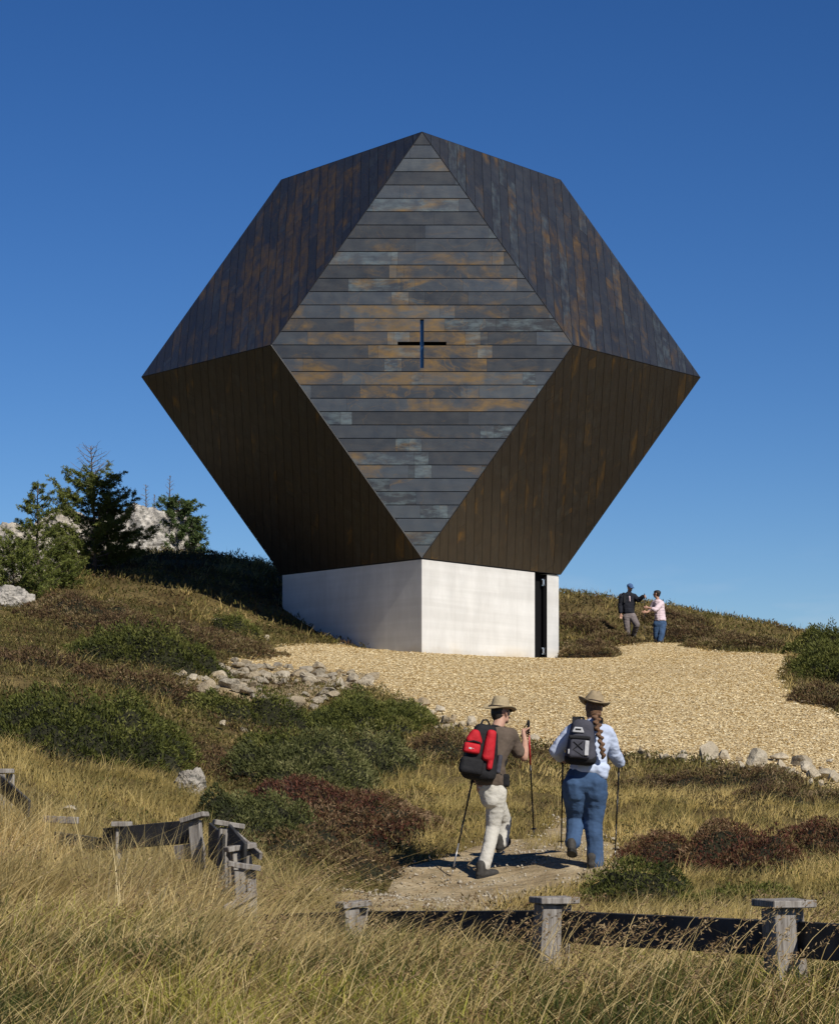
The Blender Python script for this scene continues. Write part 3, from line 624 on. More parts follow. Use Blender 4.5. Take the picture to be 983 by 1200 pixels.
# hill grass between 18 and 62 m
def hillgrass(n, d0, d1, per, rad, h, wd, name, label, a0=-.19, a1=.19, seg=2):
    x, y = wedge(n, d0, d1, a0, a1); f = fbm(x*.45, y*.32, 4.4, 3); straw = (y < 37)&(x > -.6)&(x/y > -.01) | (y < 31)&(x/y < -.075)
    p = np.where(straw, .25+.75*smooth(-.22, .08, fbm(x*1.3, y*.9, 40, 3)), .07+.45*smooth(.02, .27, f)); ok = (rng.random(len(x)) < p) & (free(x, y, .12, -.02) | ((y < 30) & (fbm(x*2.2, y*1.5, 91, 2) > .22) & (x > 1.1))) & ~inbush(x, y) & ~under_chapel(x, y)
    tag(tufts(x[ok], y[ok], per, rad, h, .3, wd, M['midgrass'], name, (.25,0), None, seg=seg, spread=.8), label, 'grass', kind='stuff')
hillgrass(6000, 18, 34, 26, .09, .155, .0065, 'slope_grass', 'dry yellow grass tufts around the hikers and on the near slope')
hillgrass(4200, 34, 62, 18, .12, .20, .011, 'hill_grass', 'dry grass on the hill left of the chip forecourt')
hillgrass(5200, 62, 95, 16, .18, .26, .016, 'ridge_grass', 'yellow brown grass along the skyline ridge', -.18, .19)
def cover(n, d0, d1, L, name, label, mat, thr=.05, hh=.07):
    x, y = wedge(n, d0, d1); n = len(x); f = fbm(x*.45, y*.32, 4.4, 3)+rng.normal(size=n)*.08; ok = (f < thr+.30) & ~(((y < 36)&(x > -.3) | (y < 31)&(x/y < -.075)) & (rng.random(n) < .72)) & free(x, y, .06, .0) & ~under_chapel(x, y)
    x, y = x[ok], y[ok]; lump = np.clip(fbm(x*2.6, y*2.6, 9, 3)+.25, 0, 1)
    P = np.stack([x, y, tz(x, y)+lump*hh*3.6*rng.random(len(x))**.5], -1); dr = rng.normal(size=(len(x),3))*.6+[0,-.1,.8]
    o = sprigs(name, P, dr, L*rng.uniform(.6,1.4,len(x)), L*.32, mat, rnd=np.clip(.5+fbm(x*.8,y*.8,12,3)*.9+rng.normal(size=len(x))*.16, 0, 1))
    tag(o, label, 'ground cover', kind='stuff')
cover(190000, 16, 36, .045, 'near_ground_cover', 'low brown and green dwarf shrubs between the grass tufts on the near slope', M['cover'], .1)
cover(300000, 36, 66, .065, 'hill_ground_cover', 'low brown and green dwarf shrubs covering the hill beside the chapel', M['cover'], .14)
cover(110000, 64, 95, .11, 'ridge_ground_cover', 'low brown and green dwarf shrubs covering the ridge behind the chips', M['cover'], .14)
# loose wood chips on the forecourt
n = 300000; P2 = np.array(CHIP); x = rng.uniform(P2[:,0].min(), P2[:,0].max(), n); y = P2[:,1].max()-(P2[:,1].max()-P2[:,1].min())*rng.random(n)**.8
dd = pdist(x, y, CHIP)+fbm(x*1.6, y*1.6, 2.2, 4)*.2+rng.normal(size=n)*.06; ok = (dd > 0) & ~under_chapel(x, y) & (np.abs(x/y) < .23); x, y = x[ok], y[ok]; n = len(x)
z = tz(x, y)+.055+fbm(x*2.4, y*2.4, 7, 3)*.03+rng.random(n)*.022
a = rng.uniform(0, 2*math.pi, n); U = np.stack([np.cos(a), np.sin(a), rng.normal(size=n)*.22], -1); U = unit(U); N = unit(np.stack([rng.normal(size=n)*.26, rng.normal(size=n)*.26, np.ones(n)], -1)); Vv = unit(np.cross(N, U))
l = (rng.uniform(.018,.055,n)*.5)[:,None]; w = (rng.uniform(.010,.028,n)*.5)[:,None]; C = np.stack([x,y,z], -1)
V = np.stack([C-U*l-Vv*w, C+U*l-Vv*w*.8, C+U*l+Vv*w, C-U*l+Vv*w*.7], 1).reshape(-1,3)
tag(link('wood_chips', mesh_np('wood_chips', V, np.arange(n*4).reshape(-1,4), None, {'rnd': np.repeat(rng.random(n), 4)}), M['chip']), 'golden loose wood chips strewn over the sloping forecourt', 'wood chips', kind='stuff')

# ================================================================== rocks
def stone_mesh(name, sx, sy, sz, seed, cuts=14, sub=3, rough_=.05):
    rn = random.Random(seed); bm = bmesh.new(); bmesh.ops.create_icosphere(bm, subdivisions=sub, radius=1.0)
    pl = []
    for _ in range(cuts):
        n = Vector((rn.gauss(0,1), rn.gauss(0,1), rn.gauss(0,1))).normalized(); pl.append((n, rn.uniform(.42,.78)))
    for v in bm.verts:
        for n, c in pl:
            d = v.co.dot(n)-c
            if d > 0: v.co -= n*d
        v.co += v.co.normalized()*(mnoise.noise(v.co*2.3+Vector((seed*3.1,0,0)))*rough_*.9+(.5-abs(mnoise.noise(v.co*4.6+Vector((seed*1.7,4,0)))))*.09)
        v.co.x *= sx; v.co.y *= sy; v.co.z *= sz
    return bm_mesh(name, bm, False)
def stone(px, py, w, hh, label, mat='rock', group=None, sub=3, sink=.25, seed=None, name='stone', tilt=0., xy=None, dep=1., bs=1.):
    x, y = xy or hit(px, py, 18.); k = y/F; sx = w*k/2*1.2*bs; sz = hh*k/2*1.6*bs; seed = seed or int(px*7+py)
    me = stone_mesh(name, sx, max(sx, sz)*dep*.9, sz, seed, sub=sub)
    o = link(name, me, M[mat]); o.location = (x, y, g(x, y)+.05+sz*(1-sink*1.6)); o.rotation_euler = (0, tilt, (seed%7)*.4); tag(o, label, 'stone', group); return o
grp = 'stones along the lower edge of the chips'
for a in ((752,890,14,9,'pale stone just right of the woman\'s right elbow'),
 (800,898,12,10,'light grey stone nearest left of the tall tan boulder'),(800,892,11,7,'dark topped stone behind the light grey one left of the tan boulder'),
 (828,901,20,22,'tall tan upright boulder with a dark left side in the row of stones'),
 (849,896,18,10,'flat blue grey stone right of the tall tan boulder'),
 (884,904,26,19,'large blue grey blocky stone at the middle of the right hand row'),
 (888,895,12,9,'small grey stone on top of the large blocky stone'),
 (914,896,20,8,'brown flat slab lying over the tan stone'),(914,909,17,12,'rounded tan stone under the brown slab'),
 (938,902,25,14,'broad pale flat topped stone in the right pile'),(944,911,22,14,'pale grey stone under the flat topped one in the right pile'),
 (925,912,12,9,'small white stone between the tan stone and the pale pile'),(955,918,18,11,'low pale stone below the right pile'),
 (967,918,20,15,'grey stone with a white face near the right picture edge'),(978,922,18,13,'grey stone last in the row at the right picture edge'),
 (972,900,10,6,'small flat stone half buried in chips above the row\'s right end'),(780,893,9,5,'small grey chip of stone right of the pale elbow stone'),
 (865,898,10,6,'little grey stone left of the large blocky stone'),(905,918,13,7,'low white stone in front of the tan stone')):
    stone(*a, group=grp)
g2 = 'stones beside the man'
for a in ((497,832,15,12,'white pointed stone at the chip edge above the heather'),(514,838,14,8,'grey flat stone right of the white pointed one'),
 (523,853,20,9,'dark shaded slab in the chip edge left of the man'),(524,860,18,9,'white flat stone below the dark slab'),(540,858,11,8,'pale grey stone right of the dark slab'),
 (500,852,14,8,'brown stone sunk in heather below the white pointed stone'),(551,856,9,12,'grey stone peeping past the man\'s left shoulder'),(627,872,14,8,'flat grey stone in the chips near the man\'s raised hand')):
    stone(*a, group=g2)
for a in ((293,884,20,9,'grey stone half hidden in the small dark bush','crag'),
 (326,850,22,6,'long white stone lying under the low green bush','rock'),(262,858,10,6,'small grey stone in the grass gully','rock'),
 (287,862,12,7,'pale stone left of the long white stone','rock'),(80,962,30,8,'flat pale stone lying in the grass by the left fence','rock'),
 (735,716,9,5,'small pale stone on the ridge above the couple','rock'),(945,828,22,4,'bleached white flat stone at the right edge of the chips','rock'),(312,752,9,6,'small pale stone in the grass by the chapel\'s left wall','rock'),
 (255,733,16,6,'grey slab among heather below the shadow','rock')):
    o = stone(*a[:5], mat=a[5], name='boulder' if a[2] > 30 and a[3] > 20 else 'stone', sub=4 if a[2] > 30 else 3)
big = ((345,838,42,22,'large pale block at the lower tip of the rubble'),(413,806,26,16,'big grey stone at the right end of the rubble'),(432,802,20,13,'white faced stone last at the right end of the rubble'),
 (397,812,22,17,'tall dark sided stone beside the right end of the rubble'),(333,800,30,12,'long brown slab resting in the middle of the rubble'),(375,798,28,15,'tan pointed rock standing above the rubble'),
 (300,805,26,14,'broad white stone left of the middle of the rubble'),(258,800,26,14,'grey blocky stone in the left part of the rubble'),(225,800,28,9,'low pale slab at the left end of the rubble'),(282,812,20,12,'white stone at the lower left edge of the rubble'))
for a in big: stone(*a, group='large stones of the rubble', bs=.72)
edge_px = [(735,889),(760,891),(775,893),(790,896),(812,898),(838,900),(858,902),(868,904),(878,908),(893,910),(901,906),(908,914),(921,906),(930,908),(936,914),(948,906),(958,912),(962,906),(975,913),(984,916),(930,917),(950,922),(962,924),(990,926)]
for k_, (ex, ey) in enumerate(edge_px): stone(ex, ey+1, 6+(k_*7)%7, 4+(k_*5)%4, 'one of the small pale stones strewn between the larger ones on the right chip edge', group='small stones on the right chip edge', seed=900+k_, sub=2)
for k_, (ex, ey) in enumerate(((487,826),(490,834),(506,841),(508,846),(519,845),(531,847),(533,856),(546,862),(513,857),(492,842))): stone(ex, ey+1, 6+(k_*5)%6, 4+(k_*3)%4, 'one of the small stones scattered by the chip edge left of the man', group='small stones left of the man', seed=950+k_, sub=2)
rp = np.array(RUB); cnt = 0; rr_ = random.Random(5)
prot = [stone_mesh('rubble_stone', 1, 1, .62, 500+k, cuts=11, sub=3) for k in range(9)]
for m_ in prot: m_.materials.append(M['rock'])
while cnt < 200:
    x = rr_.uniform(rp[:,0].min(), rp[:,0].max()); y = rr_.uniform(rp[:,1].min(), rp[:,1].max())
    if pdist([x],[y],RUB)[0] < -.12: continue
    o = bpy.data.objects.new('rubble_stone', prot[cnt % 9]); COL.objects.link(o); s = rr_.uniform(.05,.13)*(1.7 if rr_.random() < .18 else 1)
    o.scale = (s*rr_.uniform(.9,1.6), s, s); o.rotation_euler = (rr_.uniform(-.5,.5), rr_.uniform(-.5,.5), rr_.uniform(0,6)); o.location = (x, y, g(x, y)+.07+s*.35)
    tag(o, 'jagged pale stone, one of the loose small stones of the rubble', 'stone', 'small stones of the rubble'); cnt += 1
# pebbles and litter on the trodden path
n = 5200; P2 = np.array(PATH); x = rng.uniform(P2[:,0].min()-.3, P2[:,0].max()+.3, n); y = rng.uniform(P2[:,1].min()-.5, P2[:,1].max()+.5, n); dd = pdist(x, y, PATH); ok = (dd > -.12) & (rng.random(n) < .15+.85*smooth(0, .3, fbm(x*2, y*2, 3, 3)+.1)); x, y = x[ok], y[ok]; n = len(x)
base = np.array([[1,0,0],[0,1,0],[-1,0,0],[0,-1,0],[0,0,.8],[0,0,-.8]]); tri = np.array([[0,1,4],[1,2,4],[2,3,4],[3,0,4],[1,0,5],[2,1,5],[3,2,5],[0,3,5]])
r_ = rng.uniform(.006,.022,n)*np.where(rng.random(n) < .06, 1.8, 1); V = base[None]*r_[:,None,None]*rng.uniform(.6,1.3,(n,6,1)); a = rng.uniform(0, 6.28, n); ca, sa = np.cos(a)[:,None], np.sin(a)[:,None]
V = np.stack([V[:,:,0]*ca-V[:,:,1]*sa+x[:,None], V[:,:,0]*sa+V[:,:,1]*ca+y[:,None], V[:,:,2]+(tz(x, y)+.035)[:,None]], -1).reshape(-1,3)
tag(link('path_pebbles', mesh_np('path_pebbles', V, None, (np.arange(n)[:,None,None]*6+tri[None]).reshape(-1,3)), M['rock']), 'small pale pebbles and grit lying on the trodden path', 'pebbles', kind='stuff')
# the white crag behind the larches
def crag(px, py, d, wx, wy, wz, label, seed, up=0.):
    bm = bmesh.new(); bmesh.ops.create_icosphere(bm, subdivisions=6, radius=1.0); rn = random.Random(seed)
    pl = [(Vector((rn.gauss(0,1), rn.gauss(0,1), rn.gauss(0,.8))).normalized(), rn.uniform(.62,.92)) for _ in range(26)]
    for v in bm.verts:
        for n, c in pl:
            t = v.co.dot(n)-c
            if t > 0: v.co -= n*t*.85
        p = v.co.copy(); a = 0
        for k, s in ((.16,1.7),(.10,3.6),(.055,7.5),(.03,15.)):
            a += k*(1-2*abs(mnoise.noise(p*s+Vector((seed,k*9,0)))))
        v.co += p.normalized()*(a-.1)*.9
        v.co.x *= wx; v.co.y *= wy; v.co.z *= wz
    x = (px-CX)/F*d; o = link('rock_outcrop', bm_mesh('rock_outcrop', bm, False), M['crag']); o.location = (x, d, (HY-py)/F*d+up); return tag(o, label, 'rock', 'white crag behind the larches')
crag(168,648,85,1.75,1.4,1.62,'right hand lump of the white crag, between the dark larch and the pine',3)
crag(92,660,84.5,2.2,1.4,1.75,'middle mass of the white crag directly behind the dark larch',8)
crag(24,684,72,1.6,1.1,1.7,'lower left part of the white crag by the left picture edge',15)
crag(6,712,62.5,.75,.6,.6,'low white rock at the left picture edge below the larch',22)

x_, y_ = hit(224, 928, 18.); o_ = crag(224, 912, y_, .19, .22, .21, 'grey white lichen covered boulder beside the dark juniper', 27); o_.name = 'boulder'; o_.data.name = 'boulder'; del o_['group']; o_.location.z = g(x_, y_)+.10; o_['category'] = 'boulder'; o_.data.materials[0] = M['lichen_rock']
# ================================================================== trees
def tube(bm, pts, rs, seg=6):
    rings = []
    for i, p in enumerate(pts):
        p = Vector(p); d = (Vector(pts[min(i+1,len(pts)-1)])-Vector(pts[max(i-1,0)])).normalized(); u = d.orthogonal().normalized(); w = d.cross(u)
        if i and rings:   # keep the frame steady
            u0 = rings[-1][1]; u = (u0-d*u0.dot(d)).normalized(); w = d.cross(u)
        rings.append(([bm.verts.new(p+(u*math.cos(2*math.pi*k/seg)+w*math.sin(2*math.pi*k/seg))*rs[i]) for k in range(seg)], u))
    for a, b in zip(rings, rings[1:]):
        for k in range(seg): bm.faces.new((a[0][k], a[0][(k+1)%seg], b[0][(k+1)%seg], b[0][k]))
    bm.faces.new(rings[0][0][::-1]); bm.faces.new(rings[-1][0])
def conifer(px, py, d, H, spread, label, mat, name='larch_tree', nb=60, bare=.0, needle=.07, dens=9, lean=0., crown0=.06, seed=1, rounding=.8, tuft=10, skirt=1., group=None):
    rn = random.Random(seed); x = (px-CX)/F*d; z = g(x, d); root = empty(name, (x, d, z)); tag(root, label, 'tree', group)
    bm = bmesh.new(); tp = [(lean*H*(k/8)**1.4+rn.gauss(0,.012)*H*.3, rn.gauss(0,.01)*H*.3, H*k/8-.1) for k in range(9)]
    tube(bm, tp, [.045*H/3*(1-k/8.6)+.006 for k in range(9)], 7); link('trunk', bm_mesh('trunk', bm, True), M['bark'], root)
    bl_ = bmesh.new(); NP = []; ND = []; nr = []
    def trunk_at(t):
        f = t*8; i = min(int(f), 7); a, b = Vector(tp[i]), Vector(tp[i+1]); return a.lerp(b, f-i)
    for k in range(nb):
        t = crown0+(1-crown0)*((k+.5)/nb)**.9; az = k*2.4+rn.uniform(-.4,.4); prof = (1-t)**rounding*(skirt if t < .3 else 1)
        L = spread*(prof+.06)*rn.uniform(.65,1.25); o = trunk_at(min(t, .98)); rise = rn.uniform(-.05,.65)
        pts_ = []; 
        for q in range(6):
            s = q/5; pts_.append(o+Vector((math.cos(az)*L*s, math.sin(az)*L*s, L*(rise*s+.28*s*s-.08*s)))+Vector((rn.gauss(0,1),rn.gauss(0,1),rn.gauss(0,1)))*.02*L*s)
        tube(bl_, pts_, [.010*(1-q/5.5)+.0025 for q in range(6)], 4)
        isbare = t > 1-bare
        m_ = max(3, int(L*dens))
        for j in range(m_):
            s = rn.uniform(.12, 1.0)**.8; f = s*5; i = min(int(f), 4); base = pts_[i].lerp(pts_[i+1], f-i)
            tw = Vector((math.cos(az)+rn.gauss(0,.8), math.sin(az)+rn.gauss(0,.8), rn.gauss(.25,.45))).normalized()*rn.uniform(.08,.28)*(1.1-s*.5)*min(1.2, .4+L)
            if isbare:
                if j % 2 == 0: tube(bl_, [base, base+tw*.6+Vector((0,0,.02)), base+tw], [.004,.0032,.002], 3)
                continue
            tube(bl_, [base, base+tw], [.0035,.002], 3)
            for q in range(tuft):
                c = base+tw*(q+rn.random())/tuft
                NP.append(c); ND.append((tw.normalized()*.8+Vector((rn.gauss(0,1),rn.gauss(0,1),rn.gauss(0,1)+.2))*.8)); nr.append(rn.random()*.5+.5*s)
    link('branches', bm_mesh('branches', bl_), M['bark'] if not bare else M['dead'], root)
    if NP:
        P = np.array([tuple(v) for v in NP]); Dv = np.array([tuple(v) for v in ND]); r = np.array(nr)
        P = np.repeat(P, 3, 0)+rng.normal(size=(len(P)*3,3))*.012; Dv = np.repeat(Dv, 3, 0)+rng.normal(size=P.shape)*.5; r = np.repeat(r, 3)
        sprigs('crown', P, Dv, needle*rng.uniform(.6,1.3,len(P)), needle*.26, mat, root, rnd=r)
    return root
conifer(112,0,72.3,3.5,1.45,'tallest dark larch with a bare dead leader, left of the chapel shadow',M['larch'],nb=90,bare=.24,dens=22,seed=4,lean=-.04,tuft=13,rounding=.62,skirt=1.15)
conifer(44,0,66.5,2.8,1.05,'slender bright green larch with a pointed top, second from the left',M['larch'],nb=60,dens=20,seed=9,bare=.0,tuft=9,rounding=.75)
conifer(16,0,63.5,1.5,1.1,'low spreading green larch at the left picture edge',M['larch'],nb=52,dens=20,seed=12,tuft=9,rounding=.5)
conifer(-22,0,64,2.0,.7,'green larch half cut off by the left picture edge',M['larch'],nb=34,dens=16,seed=15,tuft=9,rounding=.6)
conifer(74,0,67.5,1.25,.6,'small larch filling the gap in front of the tall dark one',M['larch'],nb=64,dens=20,seed=17,tuft=9,rounding=.5)
conifer(126,0,72.6,2.1,.80,'dark larch standing close behind the right side of the tallest one',M['larch'],nb=60,dens=22,seed=21,tuft=10,rounding=.55)
conifer(210,0,84.5,2.0,.85,'dense rounded green pine on the crest right of the crag',M['pine'],'pine_tree',nb=60,dens=18,seed=31,needle=.10,tuft=9,rounding=.32,crown0=.1)
conifer(227,0,84.8,1.35,.6,'short leaning pine shoot on the right flank of the rounded pine',M['pine'],'pine_tree',nb=30,dens=16,seed=33,needle=.10,tuft=8,rounding=.3)
for k, (px, h, s, lb) in enumerate(((158,1.5,.28,'thin bare dead sapling, leftmost on the crest above the crag'),(171,1.95,.30,'tall bare dead sapling, second from the left on the crest'),(181,1.75,.26,'bare dead sapling in the middle of the crest group'),
    (190,1.6,.3,'short bare dead sapling beside the pine'),(199,2.25,.34,'tallest bare dead sapling, rising out of the pine'))):
    conifer(px,0,84.0+k*.3,h*1.22,s,lb,M['pine'],'dead_sapling',nb=34,bare=1.2,dens=22,seed=40+k,rounding=.6,crown0=.3,group='bare saplings on the crest')

# ================================================================== fences of short posts with a dark board
def boxm(bm, a, b, w, t, up=None):       # a plank from a to b, width w, thickness t
    a = Vector(a); b = Vector(b); d = (b-a); L = d.length; d.normalize(); up = Vector(up or (0,0,1)); s = d.cross(up).normalized(); u = s.cross(d).normalized()
    vs = []
    for e in (a, b):
        for su, sv in ((-1,-1),(1,-1),(1,1),(-1,1)): vs.append(bm.verts.new(e+s*su*t/2+u*sv*w/2))
    for f in ((0,3,2,1),(4,5,6,7),(0,1,5,4),(1,2,6,5),(2,3,7,6),(3,0,4,7)): bm.faces.new([vs[i] for i in f])
def plank(name, a, b, w, t, parent, up=None, mat='wood', jit=.004):
    bm = bmesh.new(); boxm(bm, a, b, w, t, up)
    bmesh.ops.subdivide_edges(bm, edges=bm.edges[:], cuts=3, use_grid_fill=True)
    for v in bm.verts: v.co += Vector((mnoise.noise(v.co*9), mnoise.noise(v.co*9+Vector((5,0,0))), mnoise.noise(v.co*9+Vector((0,7,0)))))*jit
    bmesh.ops.bevel(bm, geom=[e for e in bm.edges if len(e.link_faces) == 2 and e.calc_face_angle(0) > 1.2], offset=.004, segments=1, affect='EDGES')
    return link(name, bm_mesh(name, bm), M[mat], parent)
def post(root, x, y, ztop, zbot, w=.085, ang=0., lean=0., cap=(.25,.20), captilt=0., two=True, label=None, ws=1.):
    o = Vector(root.location); c, s = math.cos(ang), math.sin(ang); P = empty('post', (x-o.x, y-o.y, 0)); P.parent = root
    zt = ztop-o.z; zb = zbot-o.z
    def L(a, b, z): return (a*c-b*s+lean*(z-zb), a*s+b*c, z)
    if two:
        plank('upright', L(-.030,0,zb), L(-.030,0,zt-.04), .105*ws, .135*ws, P, (c,s,0)); plank('upright', L(.066*ws,.035,zb), L(.066*ws,.035,zt-.043), .060, .085, P, (c,s,0))
    else: plank('upright', L(0,0,zb), L(0,0,zt-.04), w, .05, P, (c,s,0))
    plank('cap', L(-cap[0]/2,0,zt-.018-captilt), L(cap[0]/2,0,zt-.018+captilt), .034, cap[1], P, (0,0,1), jit=.003)
    if label: P['label'] = label
f1 = empty('board_fence', (.66,13.5,-1.05)); tag(f1, 'low fence of grey capped posts and a black board crossing the lower right', 'fence')
post(f1, 1.68, 12, -.552, -1.15, ang=.36, lean=-.06, cap=(.215,.22)); post(f1, .60+.055, 13.5, -.607, -1.2, ang=.30, lean=.05, cap=(.205,.20)); post(f1, -.33, 15, -.700, -1.25, ang=.35, lean=-.08, cap=(.17,.15), captilt=.006, ws=.85)
post(f1, 2.85, 10.6, -.50, -1.1, ang=.1, cap=(.235,.22))
def P3(px, py, d): return Vector(((px-CX)/F*d, d, (HY-py)/F*d))
def board(root, pts, w, name='board', mat='tar'):
    for a, b in zip(pts, pts[1:]): plank(name, Vector(a)-Vector(root.location), Vector(b)-Vector(root.location), w, .022, root, (0,0,1), mat, jit=.002)
board(f1, [P3(1120,1116,10.5), P3(931,1101,12.08), P3(645,1086,13.6), P3(423,1085,15.1), P3(306,1088,16.3)], .165)
f2 = empty('corner_fence', (-1.2,17,-.9)); tag(f2, 'tumbledown grey fence corner of leaning capped posts half sunk in the left grass', 'fence')
a = [(290,1012,16.4,.20,.10,-.02,'w'),(290,990,16.9,.19,.3,.02,'w'),(264,963,17.4,.20,.2,-.02,'w'),(238,955,18.0,.17,-.3,.03,'w'),(142,963,18.7,.15,.1,.0,'w')]
for px, py, d, cw, ang, ct, _ in a:
    p = P3(px, py, d); post(f2, p.x, p.y, p.z, g(p.x, p.y)-.15, ang=ang, lean=random.uniform(-.1,.1), cap=(cw,.13), captilt=ct*.8, two=cw > .17, ws=.62)
board(f2, [P3(64,982,19.2), P3(121,990,18.85)], .09); board(f2, [P3(122,984,18.8), P3(233,974,18.1)], .16); board(f2, [P3(205,1000,18.1), P3(240,996,18.0)], .10, 'low_board', 'wood')
board(f2, [P3(246,985,17.9), P3(262,1000,17.3)], .24); board(f2, [P3(268,985,17.2), P3(287,1008,16.8)], .22)
board(f2, [P3(262,1066,16.2), P3(300,1046,16.4)], .045, 'fallen_rail', 'wood'); board(f2, [P3(268,972,17.2), P3(306,1004,16.8)], .05, 'brace', 'wood')
f3 = empty('edge_fence', (-3.1,20,-.5)); tag(f3, 'short piece of grey fence with a dark slanting board at the left picture edge', 'fence')
p = P3(2,901,20); post(f3, p.x, p.y, p.z, g(p.x,p.y)-.2, ang=.2, cap=(.18,.15)); board(f3, [P3(-40,898,20.2), P3(5,922,19.8), P3(34,948,19.3)], .13)
board(f3, [P3(50,960,19.0), P3(92,962,18.9)], .05, 'fallen_rail', 'wood')
# ================================================================== people
def V3(*a): return Vector(a)
def ico_pts(c, r, sub=2):
    bm = bmesh.new(); bmesh.ops.create_icosphere(bm, subdivisions=sub, radius=1.0)
    if not hasattr(r, '__len__'): r = (r, r, r)
    o = [Vector((v.co.x*r[0]+c[0], v.co.y*r[1]+c[1], v.co.z*r[2]+c[2])) for v in bm.verts]; bm.free(); return o
def hull(bm, balls, sub=2):       # convex hull of balls (centre, radius or radii)
    ps = []
    for c, r in balls: ps += ico_pts(c, r, sub)
    vs = [bm.verts.new(p) for p in ps]
    r = bmesh.ops.convex_hull(bm, input=vs, use_existing_faces=False)
    dead = list({e for e in r['geom_interior'] if isinstance(e, bmesh.types.BMVert)})
    bmesh.ops.delete(bm, geom=[v for v in dead if v.is_valid], context='VERTS')
def chain(bm, pts, sub=2):
    for a, b in zip(pts, pts[1:]): hull(bm, [a, b], sub)
def fuse(name, bm, voxel, mat, parent=None, smooth_it=4, wr=0., wrs=9., mats=None):
    """one continuous skin over everything in bm"""
    me = bpy.data.meshes.new(name); bm.to_mesh(me); bm.free(); o = bpy.data.objects.new(name, me); COL.objects.link(o)
    md = o.modifiers.new('r', 'REMESH'); md.mode = 'VOXEL'; md.voxel_size = voxel; md.use_smooth_shade = True
    sm = o.modifiers.new('s', 'SMOOTH'); sm.iterations = smooth_it; sm.factor = .5
    dg = bpy.context.evaluated_depsgraph_get(); dg.update(); m2 = bpy.data.meshes.new_from_object(o.evaluated_get(dg)); o.modifiers.clear(); o.data = m2; bpy.data.meshes.remove(me); m2.name = name
    if wr:
        n = len(m2.vertices); co = np.empty(n*3); m2.vertices.foreach_get('co', co); co = co.reshape(-1,3); nn = np.empty(n*3); m2.vertices.foreach_get('normal', nn); nn = nn.reshape(-1,3)
        f = fbm(co[:,0]*wrs*.8+co[:,2]*wrs*.5, co[:,1]*wrs, co[:,2]*wrs*1.7, 3); f = 1-2*np.abs(f); co += nn*(f*wr)[:,None]; m2.vertices.foreach_set('co', co.astype(np.float32).ravel()); m2.update()
    m2.materials.clear(); m2.materials.append(mat)
    if parent: o.parent = parent
    return o
def cloth(name, c, r=.9, var=.3, sc=7, bump=.5, bd=.02): return simple(name, c, r, var, sc, .2, bump=bump, bd=bd)
M['skin'] = simple('skin', (.42,.24,.17), .6, .12, 20, .4, bump=0); M['brownshirt'] = cloth('brown_shirt_cloth', (.105,.08,.062)); M['beige'] = cloth('pale_beige_cotton', (.50,.48,.43), var=.12)
M['red'] = cloth('red_pack_fabric', (.42,.012,.02), .7, .25); M['pack'] = cloth('black_pack_fabric', (.014,.014,.016), .8, .3); M['greypack'] = cloth('charcoal_pack_fabric', (.055,.055,.07), .8, .3)
M['ltgrey'] = cloth('light_grey_fabric', (.42,.42,.43), .8, .15); M['straw_hat'] = simple('woven_straw', (.34,.27,.16), .8, .25, 60, .3, bump=.5, bd=.004); M['felt'] = simple('tan_felt', (.27,.21,.13), .9, .2, 20, .2)
M['band'] = simple('dark_hat_band', (.035,.022,.016), .7); M['blueshirt'] = cloth('pale_blue_shirt_cloth', (.44,.50,.64), var=.12, sc=5); M['jeans'] = simple('blue_denim', (.045,.085,.165), .9, .35, 5, .2, bump=.5, bd=.02)
M['boot'] = simple('dark_boot_leather', (.045,.042,.038), .75, .4, 25); M['sole'] = simple('black_rubber_sole', (.02,.02,.02), .8); M['hair_d'] = simple('dark_hair', (.018,.013,.010), .6, .3, 40, .5, bump=.6, bd=.01)
M['hair_b'] = simple('auburn_hair', (.14,.070,.032), .6, .4, 60, .5, bump=.7, bd=.01); M['pole_b'] = simple('black_pole_tube', (.02,.02,.022), .35, .1, 5, .5, metal=.5, bump=0); M['pole_r'] = simple('red_pole_tube', (.38,.02,.02), .35, .1, 5, .5, bump=0)
M['pole_g'] = simple('grey_pole_tube', (.33,.33,.34), .35, .1, 5, .5, metal=.6, bump=0); M['capblue'] = cloth('blue_cap_cloth', (.06,.12,.26)); M['jacket'] = cloth('black_jacket_cloth', (.016,.017,.024)); M['greytr'] = cloth('grey_brown_trousers', (.17,.145,.145))
M['pink'] = cloth('pale_pink_shirt_cloth', (.62,.50,.54), var=.12); M['lens'] = simple('dark_lens', (.01,.01,.012), .1, .1, 3, .8, bump=0); M['eye'] = simple('eye_white', (.7,.68,.65), .3, .05, 3, .5, bump=0); M['lips'] = simple('lips', (.32,.12,.10), .6, .1, 10, .4, bump=0)

